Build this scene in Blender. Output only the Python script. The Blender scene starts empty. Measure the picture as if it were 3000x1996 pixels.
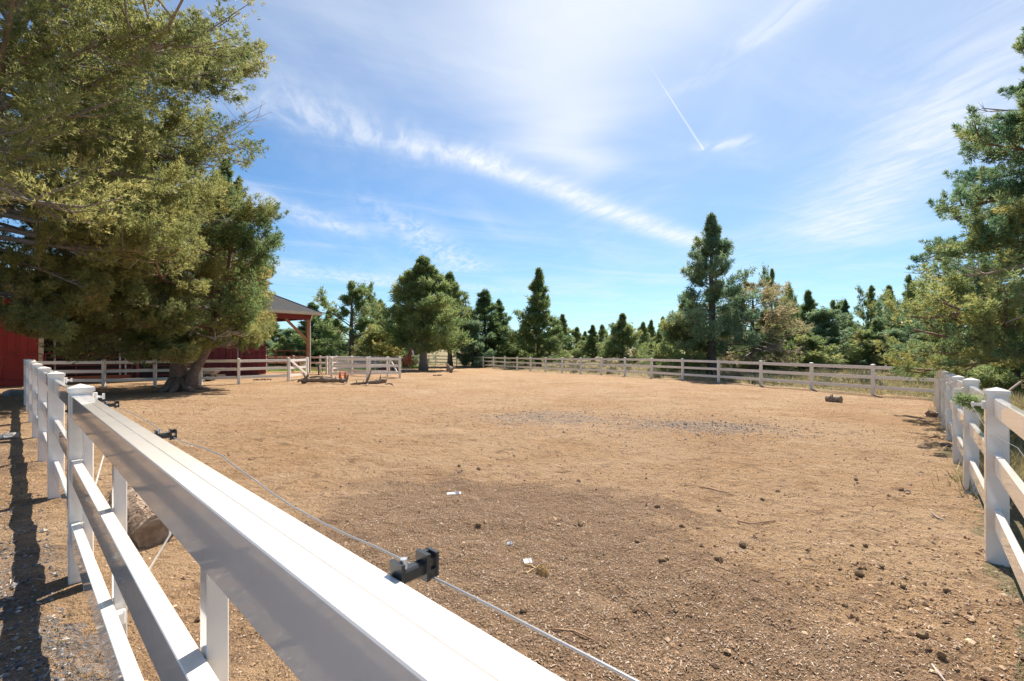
import bpy, bmesh, math, random
import numpy as np
from mathutils import Vector, Matrix
R = math.radians
random.seed(7)
STAT = {}
S = bpy.context.scene
COL = S.collection
# ------------------------------------------------------------------ camera, sky, sun, exposure
F, PX0, HZ, ZC = 1333.0, 1500.0, 1018.0, 1.64        # focal length and horizon of the photograph in its own pixels
cam = bpy.data.cameras.new('camera'); cam_o = bpy.data.objects.new('camera', cam); COL.objects.link(cam_o)
cam.sensor_width = 36.0; cam.lens = 36.0 * F / 3000.0
cam.shift_y = (HZ - 998.0) / 3000.0
cam.clip_start = 0.02; cam.clip_end = 6000
cam_o.location = (0, 0, ZC); cam_o.rotation_euler = (R(90), 0, 0)
cam.dof.use_dof = True; cam.dof.focus_distance = 9.0; cam.dof.aperture_fstop = 9.0
S.camera = cam_o
SUN_AZ, SUN_EL = 23.0, 51.0                           # azimuth measured from +Y towards +X
sv = Vector((math.sin(R(SUN_AZ)) * math.cos(R(SUN_EL)), math.cos(R(SUN_AZ)) * math.cos(R(SUN_EL)), math.sin(R(SUN_EL))))
sun = bpy.data.lights.new('sun', 'SUN'); sun.energy = 4.8; sun.angle = R(0.5); sun.color = (1.0, 0.90, 0.77)
sun_o = bpy.data.objects.new('sun', sun); COL.objects.link(sun_o)
sun_o.rotation_euler = sv.to_track_quat('Z', 'Y').to_euler(); sun_o.location = (10, 25, 40)
W = bpy.data.worlds.new('World'); S.world = W; W.use_nodes = True
S.view_settings.view_transform = 'Standard'; S.view_settings.look = 'None'
S.view_settings.exposure = 1.20; S.view_settings.gamma = 1.0; S.view_settings.use_curve_mapping = False
S.cycles.max_bounces = 8; S.cycles.transparent_max_bounces = 8


class NT:
    """small helper to write node graphs as expressions"""
    def __init__(s, tree): s.t = tree; s.n = tree.nodes; s.l = tree.links
    def put(s, sock, v):
        if isinstance(v, bpy.types.NodeSocket): s.l.new(v, sock)
        else: sock.default_value = v
    def m(s, op, a, b=None, c=None, clamp=False):
        n = s.n.new('ShaderNodeMath'); n.operation = op; n.use_clamp = clamp
        s.put(n.inputs[0], a)
        if b is not None: s.put(n.inputs[1], b)
        if c is not None: s.put(n.inputs[2], c)
        return n.outputs[0]
    def xyz(s, x, y, z=0.0):
        n = s.n.new('ShaderNodeCombineXYZ'); s.put(n.inputs[0], x); s.put(n.inputs[1], y); s.put(n.inputs[2], z); return n.outputs[0]
    def sep(s, v):
        n = s.n.new('ShaderNodeSeparateXYZ'); s.put(n.inputs[0], v); return n.outputs
    def noise(s, vec, scale, detail=4.0, rough=0.55, dist=0.0, out='Fac'):
        n = s.n.new('ShaderNodeTexNoise'); s.put(n.inputs['Vector'], vec); s.put(n.inputs['Scale'], scale)
        s.put(n.inputs['Detail'], detail); s.put(n.inputs['Roughness'], rough); s.put(n.inputs['Distortion'], dist); return n.outputs[out]
    def voro(s, vec, scale, feature='F1', out='Distance'):
        n = s.n.new('ShaderNodeTexVoronoi'); n.feature = feature; s.put(n.inputs['Vector'], vec); s.put(n.inputs['Scale'], scale); return n.outputs[out]
    def step(s, v, a, b, x=0.0, y=1.0):
        n = s.n.new('ShaderNodeMapRange'); n.interpolation_type = 'SMOOTHSTEP'
        s.put(n.inputs[0], v); s.put(n.inputs[1], a); s.put(n.inputs[2], b); s.put(n.inputs[3], x); s.put(n.inputs[4], y); return n.outputs[0]
    def mix(s, f, a, b):
        n = s.n.new('ShaderNodeMix'); n.data_type = 'RGBA'; s.put(n.inputs[0], f)
        for k, v in ((6, a), (7, b)):
            s.put(n.inputs[k], v if isinstance(v, bpy.types.NodeSocket) else (v[0], v[1], v[2], 1.0))
        return n.outputs[2]
    def ramp(s, f, stops):
        n = s.n.new('ShaderNodeValToRGB'); s.put(n.inputs[0], f); e = n.color_ramp.elements
        while len(e) < len(stops): e.new(0.5)
        for k, (p, c) in enumerate(stops): e[k].position = p; e[k].color = (c[0], c[1], c[2], 1)
        return n.outputs[0]
    def bump(s, h, strength=0.5, dist=0.02, normal=None):
        n = s.n.new('ShaderNodeBump'); s.put(n.inputs['Height'], h); n.inputs['Strength'].default_value = strength
        n.inputs['Distance'].default_value = dist
        if normal is not None: s.put(n.inputs['Normal'], normal)
        return n.outputs[0]


def build_sky():
    g = NT(W.node_tree); g.n.clear()
    out = g.n.new('ShaderNodeOutputWorld'); bg = g.n.new('ShaderNodeBackground')
    g.l.new(bg.outputs[0], out.inputs[0]); bg.inputs[1].default_value = 0.063
    sky = g.n.new('ShaderNodeTexSky'); sky.sky_type = 'NISHITA'; sky.sun_disc = False
    sky.sun_elevation = R(SUN_EL); sky.sun_rotation = R(SUN_AZ); sky.altitude = 1000
    sky.air_density = 1.0; sky.dust_density = 0.6; sky.ozone_density = 2.2
    tc = g.n.new('ShaderNodeTexCoord'); x, y, z = g.sep(tc.outputs['Generated'])
    zc = g.m('MAXIMUM', z, 0.03)
    p = g.m('DIVIDE', x, zc); q = g.m('DIVIDE', y, zc)      # where the view ray meets a flat cloud layer
    def seg(P0, P1, w0, w1, e0=0.15, e1=0.15):
        dx, dy = P1[0] - P0[0], P1[1] - P0[1]; L = math.hypot(dx, dy); dx /= L; dy /= L
        a = g.m('SUBTRACT', p, P0[0]); b = g.m('SUBTRACT', q, P0[1])
        t = g.m('DIVIDE', g.m('ADD', g.m('MULTIPLY', a, dx), g.m('MULTIPLY', b, dy)), L)
        d = g.m('SUBTRACT', g.m('MULTIPLY', a, dy), g.m('MULTIPLY', b, dx))
        wob = g.m('MULTIPLY', g.m('SUBTRACT', g.noise(g.xyz(t, 3.7, 0.0), 3.0, 3), 0.5), w0 * 1.6)
        w = g.m('MULTIPLY_ADD', t, w1 - w0, w0)
        r = g.m('DIVIDE', g.m('ADD', d, wob), w)
        core = g.m('EXPONENT', g.m('MULTIPLY', g.m('MULTIPLY', r, r), -1.0))
        ends = g.m('MULTIPLY', g.step(t, -e0, e0), g.step(t, 1.0 + e1, 1.0 - e1))
        return g.m('MULTIPLY', core, ends), t, d
    fine = g.noise(g.xyz(g.m('MULTIPLY', g.m('ADD', p, g.m('MULTIPLY', q, 0.35)), 3.0), g.m('MULTIPLY', g.m('SUBTRACT', q, p), 0.9), 0.0), 3.2, 8, 0.62, 0.6)
    fib = g.step(fine, 0.33, 0.68)
    s1, _, _ = seg((-1.15, 1.75), (-0.1, 2.5), 0.20, 0.13, 0.3, 0.12)
    s2, _, _ = seg((-0.25, 2.38), (1.85, 4.42), 0.12, 0.19, 0.12, 0.07)
    s3, _, _ = seg((1.45, 1.2), (3.1, 4.4), 0.22, 0.55, 0.3, 0.25)
    s4, _, _ = seg((-1.9, 2.55), (-1.35, 4.0), 0.15, 0.2, 0.3, 0.25)
    s5, _, _ = seg((0.05, 0.9), (0.42, 2.7), 0.50, 0.17, 0.35, 0.2)
    s6, _, _ = seg((-0.95, 3.3), (-0.55, 5.9), 0.16, 0.35, 0.3, 0.12)
    s7, _, _ = seg((0.56, 1.718), (0.972, 2.306), 0.002, 0.005, 0.35, 0.004)
    s8, _, _ = seg((1.0, 1.05), (0.66, 1.75), 0.10, 0.05, 0.3, 0.3)
    s9, _, _ = seg((0.92, 2.28), (1.16, 2.2), 0.05, 0.07, 0.2, 0.3)
    s10, _, _ = seg((-3.6, 6.0), (1.2, 8.6), 0.35, 0.5, 0.2, 0.2)
    s11, _, _ = seg((-3.9, 4.4), (-1.0, 7.6), 0.4, 0.6, 0.2, 0.2)
    s12, _, _ = seg((1.9, 4.4), (3.2, 6.6), 0.4, 0.5, 0.2, 0.2)
    broad = g.noise(g.xyz(g.m('MULTIPLY', p, 0.9), g.m('MULTIPLY', q, 0.55), 2.0), 1.1, 5, 0.6, 0.5)
    streak = g.noise(g.xyz(g.m('MULTIPLY_ADD', p, -0.45, q), g.m('MULTIPLY_ADD', q, 0.10, g.m('MULTIPLY', p, 0.22)), 5.0), 1.4, 7, 0.6, 0.4)
    veil = g.m('MULTIPLY', g.step(broad, 0.40, 0.75), 0.17)
    veil = g.m('ADD', veil, g.m('MULTIPLY', g.step(streak, 0.48, 0.75), 0.17))
    dot = g.m('ADD', g.m('ADD', g.m('MULTIPLY', x, sv.x), g.m('MULTIPLY', y, sv.y)), g.m('MULTIPLY', z, sv.z))
    aur = g.m('POWER', g.m('MAXIMUM', dot, 0.0), 4.4)
    veil = g.m('ADD', veil, g.m('MULTIPLY', aur, 0.50))
    veil = g.m('ADD', veil, g.step(z, 0.30, 0.0, 0.0, 0.17))
    veil = g.m('ADD', veil, g.m('MULTIPLY', s5, 0.42))
    f1 = g.m('MULTIPLY_ADD', fib, 0.75, 0.25); f2 = g.m('MULTIPLY_ADD', fib, 0.45, 0.55)
    for s_, a, f in ((s1, .46, f1), (s2, .66, f2), (s3, .55, f2), (s4, .46, f1), (s6, .42, fib), (s8, .25, fib), (s9, .4, fib), (s10, .25, f1), (s11, .26, f1), (s12, .22, fib)):
        veil = g.m('ADD', veil, g.m('MULTIPLY', g.m('MULTIPLY', s_, a), f))
    veil = g.m('ADD', veil, g.m('MULTIPLY', s7, 0.36))
    mask = g.m('MINIMUM', veil, 0.93)
    tint = g.mix(1.0, (0, 0, 0), (0, 0, 0)); mx = tint.node; mx.blend_type = 'MULTIPLY'
    g.l.new(sky.outputs[0], mx.inputs[6]); mx.inputs[7].default_value = (0.54, 0.86, 1.04, 1)
    col = g.mix(mask, tint, (6.9, 7.15, 7.6))
    g.l.new(col, bg.inputs[0])
build_sky()


# ------------------------------------------------------------------ small tools
def root(name, loc, label, cat, group=None):
    o = bpy.data.objects.new(name, None); COL.objects.link(o); o.location = loc; o.empty_display_size = 0.2
    tag(o, label, cat, group); return o
def tag(o, label=None, cat=None, group=None, kind=None):
    if label: o['label'] = label
    if cat: o['category'] = cat
    if group: o['group'] = group
    if kind: o['kind'] = kind
    return o


class MB:
    def __init__(s): s.v = []; s.f = []
    def add(s, vs, fs):
        b = len(s.v); s.v.extend([tuple(v) for v in vs]); s.f.extend([tuple(i + b for i in f) for f in fs]); return s
    def hexa(s, c):            # 8 corners: bottom loop 0-3, top loop 4-7
        return s.add(c, [(3, 2, 1, 0), (4, 5, 6, 7), (0, 1, 5, 4), (1, 2, 6, 5), (2, 3, 7, 6), (3, 0, 4, 7)])
    def box(s, c, ax, ay, az, ch=0.0):   # centre and three half-axis vectors; ch = chamfer of the edges along the longest axis
        c, ax, ay, az = Vector(c), Vector(ax), Vector(ay), Vector(az)
        if ch <= 0:
            return s.hexa([c - ax - ay - az, c + ax - ay - az, c + ax + ay - az, c - ax + ay - az,
                           c - ax - ay + az, c + ax - ay + az, c + ax + ay + az, c - ax + ay + az])
        A = sorted([ax, ay, az], key=lambda v: v.length); u, v, w = A
        un, vn = u.normalized(), v.normalized()
        if u.cross(v).dot(w) < 0: u, un = -u, -un
        ring = []
        for su, sv_ in ((1, 1), (-1, 1), (-1, -1), (1, -1)):
            pu, pv = u * su, v * sv_
            a = pu - un * su * ch + pv; b = pu + pv - vn * sv_ * ch
            ring += [b, a] if su * sv_ > 0 else [a, b]
        n = 8; vs = [c + r - w for r in ring] + [c + r + w for r in ring]
        fs = [(i, (i + 1) % n, n + (i + 1) % n, n + i) for i in range(n)] + [tuple(range(n - 1, -1, -1)), tuple(range(n, 2 * n))]
        return s.add(vs, fs)
    def prism(s, a, b, w, h, up=(0, 0, 1), ch=0.0):    # bar from a to b, w wide sideways, h tall
        a, b = Vector(a), Vector(b); d = b - a; n = d.normalized(); side = n.cross(Vector(up)).normalized(); u = side.cross(n)
        return s.box((a + b) / 2, d / 2, side * w / 2, u * h / 2, ch)
    def tube(s, pts, rad, seg=8, rough=0.0, rng=None, cap=True):
        pts = [Vector(p) for p in pts]; n = len(pts); b = len(s.v)
        t0 = (pts[1] - pts[0]).normalized()
        side = t0.cross(Vector((0, 0, 1)) if abs(t0.z) < 0.9 else Vector((1, 0, 0))).normalized()
        for i, p in enumerate(pts):
            t = (pts[min(i + 1, n - 1)] - pts[max(i - 1, 0)]).normalized()
            side = (side - t * side.dot(t)).normalized(); up = t.cross(side)
            r = rad[i] if hasattr(rad, '__len__') else rad
            for k in range(seg):
                a = 2 * math.pi * k / seg; rr = r * (1 + (rng.uniform(-rough, rough) if rough else 0))
                s.v.append(tuple(p + side * math.cos(a) * rr + up * math.sin(a) * rr))
        for i in range(n - 1):
            for k in range(seg):
                k2 = (k + 1) % seg
                s.f.append((b + i * seg + k, b + i * seg + k2, b + (i + 1) * seg + k2, b + (i + 1) * seg + k))
        if cap:
            s.f.append(tuple(b + k for k in range(seg - 1, -1, -1))); s.f.append(tuple(b + (n - 1) * seg + k for k in range(seg)))
        return s
    def obj(s, name, mat, parent=None, smooth=False, at=None, label=None):
        loc = Vector(at) if at is not None else (Vector(parent.matrix_basis.translation) if parent else Vector())
        if parent is not None and parent.parent is not None: loc = loc + Vector(parent.parent.matrix_basis.translation)
        me = bpy.data.meshes.new(name); me.from_pydata([tuple(Vector(v) - loc) for v in s.v], [], s.f)
        if smooth: me.polygons.foreach_set('use_smooth', [True] * len(me.polygons))
        me.materials.append(mat); o = bpy.data.objects.new(name, me); COL.objects.link(o)
        if parent is not None: o.parent = parent
        else: o.location = loc
        if label: o['label'] = label
        return o


def np_mesh(name, V, Q, mat, attr=None, smooth=False):
    """mesh from numpy arrays: V (n,3), Q (m,k) with k = 3 or 4"""
    me = bpy.data.meshes.new(name); V = np.asarray(V, np.float32); Q = np.asarray(Q, np.int32)
    k = Q.shape[1]
    me.vertices.add(len(V)); me.vertices.foreach_set('co', V.ravel())
    me.loops.add(Q.size); me.loops.foreach_set('vertex_index', Q.ravel())
    me.polygons.add(len(Q)); me.polygons.foreach_set('loop_start', np.arange(0, Q.size, k, dtype=np.int32))
    me.polygons.foreach_set('use_smooth', np.full(len(Q), smooth))
    for an, av in (attr or {}).items():
        if av.ndim == 1:
            a = me.attributes.new(an, 'FLOAT', 'POINT'); a.data.foreach_set('value', av.astype(np.float32))
        else:
            a = me.attributes.new(an, 'FLOAT_COLOR', 'POINT'); a.data.foreach_set('color', av.astype(np.float32).ravel())
    me.materials.append(mat); me.update(calc_edges=True); STAT[name] = STAT.get(name, 0) + (len(Q) * (k - 2) if name != 'crown' else 0); return me
def np_obj(name, V, Q, mat, attr=None, smooth=False, parent=None):
    o = bpy.data.objects.new(name, np_mesh(name, V, Q, mat, attr, smooth)); COL.objects.link(o)
    if parent is not None: o.parent = parent
    return o


_tab = np.random.default_rng(3).random((256, 256))
def vnoise(x, y):
    xi = np.floor(x).astype(int); yi = np.floor(y).astype(int); fx = x - xi; fy = y - yi
    fx = fx * fx * (3 - 2 * fx); fy = fy * fy * (3 - 2 * fy)
    a = _tab[xi & 255, yi & 255]; b = _tab[(xi + 1) & 255, yi & 255]; c = _tab[xi & 255, (yi + 1) & 255]; d = _tab[(xi + 1) & 255, (yi + 1) & 255]
    return (a * (1 - fx) + b * fx) * (1 - fy) + (c * (1 - fx) + d * fx) * fy
def fbm(x, y, n=4):
    s = 0; a = 0.5
    for k in range(n): s = s + a * vnoise(x * 2 ** k + 17 * k, y * 2 ** k + 31 * k); a *= 0.5
    return s / (1 - 0.5 ** n)


# lie of the land: heights read off the feet of fence posts and trees
_CP = np.array([(0, 2, .02), (-1, 1.5, .05), (-2.97, 3.13, .06), (-4.7, 4.7, .046), (-6.3, 6.2, .044), (-8.4, 8.1, .016), (-13, 12.4, 0),
    (-19.6, 21.8, -.28), (-23.9, 22.6, -.28), (-14.3, 19.6, -.2), (-14.3, 23.8, -.25), (-12.7, 25.7, -.27), (-11, 27.9, -.30), (-7.2, 29.2, -.30),
    (-8.6, 44, -.64), (-3.5, 52.5, -.72), (2.9, 41, -.62), (8, 32.7, -.445), (10.6, 28.4, -.36), (13.2, 24.1, -.385), (15.75, 19.85, -.43),
    (3.77, 3.54, 0), (5.3, 5.2, -.05), (7, 7.1, -.155), (8.6, 8.9, -.2), (10.2, 10.7, -.287), (15, 16, -.44), (17, 17.9, -.44), (-8.4, 60.7, -.75),
    (3, 8, -.1), (2, 14, -.25), (0, 25, -.35), (-15, 33.6, -.40), (-14.5, 36, -.3), (-20, 32, -.4), (0, 80, -.75), (-60, 80, -.3), (60, 80, -.6), (60, 40, -.5),
    (40, 20, -.4), (-40, 20, -.1), (-40, 0, .1), (30, 0, 0), (0, -20, .1), (-6, 14, -.15), (-3, 18, -.25), (8, 4, -.02), (14, 8, -.2), (-3, 0, .05)], float)
def gz(x, y):
    x = np.atleast_1d(np.asarray(x, float)); y = np.atleast_1d(np.asarray(y, float))
    sig = 1.0 + 0.10 * np.hypot(x, y)
    num = np.zeros_like(x); den = np.full_like(x, 1e-12)
    for cx, cy, cz in _CP:
        w = np.exp(-np.minimum(((x - cx) ** 2 + (y - cy) ** 2) / (2 * sig * sig), 60.0)); num += w * cz; den += w
    z = num / den
    r = np.hypot(x, y); k = np.clip((r - 85) / 320, 0, 1)
    return z + (0.55 - z) * k * k * (3 - 2 * k) * (r > 85)
def gzs(x, y): return float(gz(x, y)[0])
def P(px, py, Y): return Vector(((px - PX0) / F * Y, Y, ZC - (py - HZ) / F * Y))
def G(px, py):                 # the ground point seen at a pixel of the photograph
    Y = 10.0
    for _ in range(40):
        z = gzs((px - PX0) / F * Y, Y); Y = 0.5 * Y + 0.5 * min(max((ZC - z) * F / (py - HZ), 0.5), 300)
    X = (px - PX0) / F * Y; return Vector((X, Y, gzs(X, Y)))
def GX(px, Y): X = (px - PX0) / F * Y; return Vector((X, Y, gzs(X, Y)))


# ------------------------------------------------------------------ materials
def mat(name, base, rough=0.6, metal=0.0, spec=0.5, noise=None, bump=None):
    """noise = (scale, other colour, amount); bump = (scale, strength, distance)"""
    m = bpy.data.materials.new(name); m.use_nodes = True; g = NT(m.node_tree); b = g.n['Principled BSDF']
    b.inputs['Roughness'].default_value = rough; b.inputs['Metallic'].default_value = metal; b.inputs['Specular IOR Level'].default_value = spec
    tc = g.n.new('ShaderNodeTexCoord'); v = tc.outputs['Object']
    if noise:
        f = g.m('MULTIPLY', g.step(g.noise(v, noise[0], 6, 0.65), 0.35, 0.7), noise[2])
        g.l.new(g.mix(f, base, noise[1]), b.inputs['Base Color'])
    else: b.inputs['Base Color'].default_value = (*base, 1)
    if bump: g.l.new(g.bump(g.noise(v, bump[0], 5, 0.6), bump[1], bump[2]), b.inputs['Normal'])
    return m
M = {}
def make_vinyl():
    m = bpy.data.materials.new('white_vinyl'); m.use_nodes = True; g = NT(m.node_tree); b = g.n['Principled BSDF']
    geo = g.n.new('ShaderNodeNewGeometry'); v = geo.outputs['Position']
    dirt = g.step(g.noise(v, 9, 6, 0.7), 0.52, 0.8); spat = g.step(g.noise(v, 150, 2, 0.5), 0.66, 0.72)
    c = g.mix(g.m('MULTIPLY', dirt, 0.34), (0.78, 0.745, 0.69), (0.50, 0.45, 0.38))
    c = g.mix(g.m('MULTIPLY', spat, g.m('MULTIPLY', dirt, 0.75)), c, (0.35, 0.30, 0.24))
    g.l.new(c, b.inputs['Base Color'])
    g.l.new(g.m('MULTIPLY_ADD', g.noise(v, 6, 3), 0.14, 0.09), b.inputs['Roughness'])
    g.l.new(g.bump(g.noise(v, 5, 2), 0.08, 0.01), b.inputs['Normal'])
    b.inputs['Coat Weight'].default_value = 0.8; b.inputs['Coat Roughness'].default_value = 0.045; b.inputs['Coat IOR'].default_value = 1.58
    return m
M['vinyl'] = make_vinyl()
M['gray_wood_rail'] = mat('weathered_white_paint', (0.60, 0.57, 0.53), 0.55, noise=(7, (0.42, 0.38, 0.33), 0.6))
M['pink_bounce_rail'] = mat('bounce_tinted_vinyl', (0.72, 0.62, 0.58), 0.4, noise=(3, (0.62, 0.50, 0.45), 0.5))  # white vinyl; pink light off the dirt is put into its colour
M['black'] = mat('black_plastic', (0.025, 0.027, 0.03), 0.32, bump=(60, 0.15, 0.002))
M['white_plastic'] = mat('white_plastic', (0.78, 0.78, 0.76), 0.35)
M['steel'] = mat('galvanised_steel', (0.50, 0.52, 0.54), 0.38, 0.85, noise=(40, (0.36, 0.38, 0.40), 0.5))
M['dark_wire'] = mat('dull_wire', (0.10, 0.10, 0.105), 0.6, 0.3)
M['wire'] = mat('galvanised_wire', (0.30, 0.31, 0.33), 0.42, 0.6)
M['bark'] = mat('juniper_bark', (0.17, 0.115, 0.085), 0.9, noise=(14, (0.30, 0.21, 0.155), 0.8), bump=(22, 0.9, 0.03))
M['gray_bark'] = mat('gray_bark', (0.20, 0.18, 0.165), 0.9, noise=(9, (0.34, 0.31, 0.28), 0.8), bump=(22, 0.8, 0.03))
M['dark_bark'] = mat('dark_bark', (0.085, 0.068, 0.06), 0.92, noise=(8, (0.15, 0.115, 0.10), 0.7))
M['twig'] = mat('bare_twig', (0.36, 0.30, 0.26), 0.85, noise=(12, (0.50, 0.44, 0.39), 0.8))
M['dead_twig'] = mat('dead_twig', (0.25, 0.205, 0.19), 0.85, noise=(6, (0.36, 0.31, 0.28), 0.8))
M['drift'] = mat('weathered_wood', (0.18, 0.115, 0.07), 0.85, noise=(9, (0.42, 0.35, 0.28), 0.75), bump=(18, 0.8, 0.03))
M['cut_wood'] = mat('cut_wood', (0.30, 0.235, 0.165), 0.85, noise=(14, (0.17, 0.13, 0.095), 0.7))
M['red_wall'] = mat('red_barn_paint', (0.34, 0.035, 0.035), 0.6, noise=(3, (0.26, 0.032, 0.033), 0.6), bump=(40, 0.2, 0.004))
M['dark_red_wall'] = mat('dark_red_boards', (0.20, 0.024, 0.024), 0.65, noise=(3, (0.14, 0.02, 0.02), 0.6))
M['red_pipe'] = mat('red_pipe_paint', (0.27, 0.035, 0.035), 0.4, noise=(8, (0.20, 0.05, 0.04), 0.5))
M['rust'] = mat('rusty_red_board', (0.33, 0.10, 0.05), 0.7, noise=(6, (0.24, 0.06, 0.035), 0.6))
M['cream'] = mat('cream_trim', (0.62, 0.54, 0.40), 0.55, noise=(5, (0.52, 0.44, 0.33), 0.4))
M['timber'] = mat('stained_timber', (0.38, 0.19, 0.085), 0.65, noise=(10, (0.27, 0.105, 0.04), 0.7))
M['shingle'] = mat('gray_shingle', (0.075, 0.078, 0.083), 0.9, spec=0.2, noise=(11, (0.045, 0.047, 0.05), 0.8), bump=(60, 0.4, 0.01))
M['bay_shade'] = mat('painted_bay_shade', (0.05, 0.035, 0.03), 0.9)  # shade of the open bay put into the colour
M['gutter'] = mat('white_gutter', (0.72, 0.68, 0.60), 0.4)
M['cone'] = mat('cone_orange', (0.72, 0.13, 0.025), 0.45, noise=(12, (0.52, 0.10, 0.03), 0.5))
M['cart'] = mat('gray_cart_tub', (0.20, 0.20, 0.195), 0.6, noise=(6, (0.30, 0.29, 0.27), 0.6))
M['rubber'] = mat('tyre_rubber', (0.03, 0.03, 0.03), 0.85)
M['red_machine'] = mat('red_machine_paint', (0.55, 0.02, 0.03), 0.4)
M['rock'] = mat('brown_rock', (0.19, 0.12, 0.085), 0.9, noise=(14, (0.30, 0.20, 0.14), 0.7), bump=(25, 0.8, 0.03))
M['gray_rock'] = mat('gray_rock', (0.20, 0.20, 0.205), 0.9, noise=(10, (0.33, 0.32, 0.31), 0.7), bump=(25, 0.8, 0.03))
M['dung'] = mat('dry_dung', (0.16, 0.105, 0.06), 0.95, noise=(60, (0.30, 0.21, 0.12), 0.7), bump=(90, 0.9, 0.01))
M['straw'] = mat('straw', (0.50, 0.36, 0.16), 0.8, noise=(60, (0.34, 0.22, 0.09), 0.6))
M['stick'] = mat('dry_stick', (0.26, 0.15, 0.09), 0.85, noise=(30, (0.40, 0.27, 0.17), 0.6))
M['paper'] = mat('white_scrap', (0.80, 0.80, 0.80), 0.6)
M['leather'] = mat('mound_soil', (0.13, 0.06, 0.04), 0.95, noise=(5, (0.20, 0.10, 0.06), 0.7), bump=(12, 0.7, 0.05))
M['hair'] = mat('dark_chestnut_hair', (0.10, 0.035, 0.016), 0.6)
M['white_hair'] = mat('white_hair', (0.72, 0.68, 0.64), 0.6)


def foliage(name, stops, trans=0.50):
    m = bpy.data.materials.new(name); m.use_nodes = True; g = NT(m.node_tree); g.n.clear()
    out = g.n.new('ShaderNodeOutputMaterial'); at = g.n.new('ShaderNodeAttribute'); at.attribute_name = 'tint'
    c = g.ramp(at.outputs['Fac'], stops)
    d = g.n.new('ShaderNodeBsdfPrincipled'); d.inputs['Roughness'].default_value = 0.55; d.inputs['Specular IOR Level'].default_value = 0.25
    t = g.n.new('ShaderNodeBsdfTranslucent'); mx = g.n.new('ShaderNodeMixShader'); mx.inputs[0].default_value = trans
    g.l.new(c, d.inputs['Base Color']); g.l.new(c, t.inputs['Color'])
    g.l.new(d.outputs[0], mx.inputs[1]); g.l.new(t.outputs[0], mx.inputs[2]); g.l.new(mx.outputs[0], out.inputs[0]); return m
M['fol_olive'] = foliage('olive_juniper_foliage', [(0, (0.106, 0.155, 0.060)), (.40, (0.244, 0.274, 0.104)), (.72, (0.409, 0.394, 0.143)), (.92, (0.528, 0.442, 0.190)), (1, (0.528, 0.262, 0.143))], .5)
M['fol_green'] = foliage('green_juniper_foliage', [(0, (0.090, 0.165, 0.075)), (.45, (0.197, 0.273, 0.104)), (.8, (0.320, 0.368, 0.137)), (1, (0.449, 0.368, 0.156))])
M['fol_blue'] = foliage('blue_green_foliage', [(0, (0.079, 0.168, 0.104)), (.45, (0.177, 0.277, 0.156)), (.8, (0.306, 0.387, 0.208)), (1, (0.449, 0.394, 0.182))])
M['fol_pine'] = foliage('pine_foliage', [(0, (0.068, 0.142, 0.065)), (.5, (0.156, 0.241, 0.098)), (.85, (0.265, 0.318, 0.124)), (1, (0.394, 0.343, 0.143))])
M['fol_dry'] = foliage('dry_juniper_foliage', [(0, (0.163, 0.191, 0.088)), (.45, (0.313, 0.298, 0.156)), (.8, (0.476, 0.381, 0.221)), (1, (0.571, 0.356, 0.234))])
M['fol_right'] = foliage('olive_blue_foliage', [(0, (0.075, 0.178, 0.111)), (.30, (0.170, 0.273, 0.143)), (.58, (0.306, 0.349, 0.130)), (.86, (0.462, 0.406, 0.130)), (1, (0.571, 0.254, 0.117))], .48)
M['grass'] = foliage('dry_grass', [(0, (.13, .15, .055)), (.35, (.30, .26, .12)), (.7, (.42, .35, .19)), (1, (.50, .43, .28))], 0.3)
M['sage'] = foliage('sagebrush_leaves', [(0, (.10, .115, .075)), (.5, (.175, .185, .13)), (.85, (.24, .235, .16)), (1, (.30, .23, .13))], 0.2)
M['weed'] = foliage('green_weed', [(0, (.06, .13, .03)), (1, (.14, .23, .06))], 0.3)
M['turf'] = foliage('lawn_grass', [(0, (.10, .22, .03)), (1, (.22, .34, .06))], 0.3)


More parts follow.
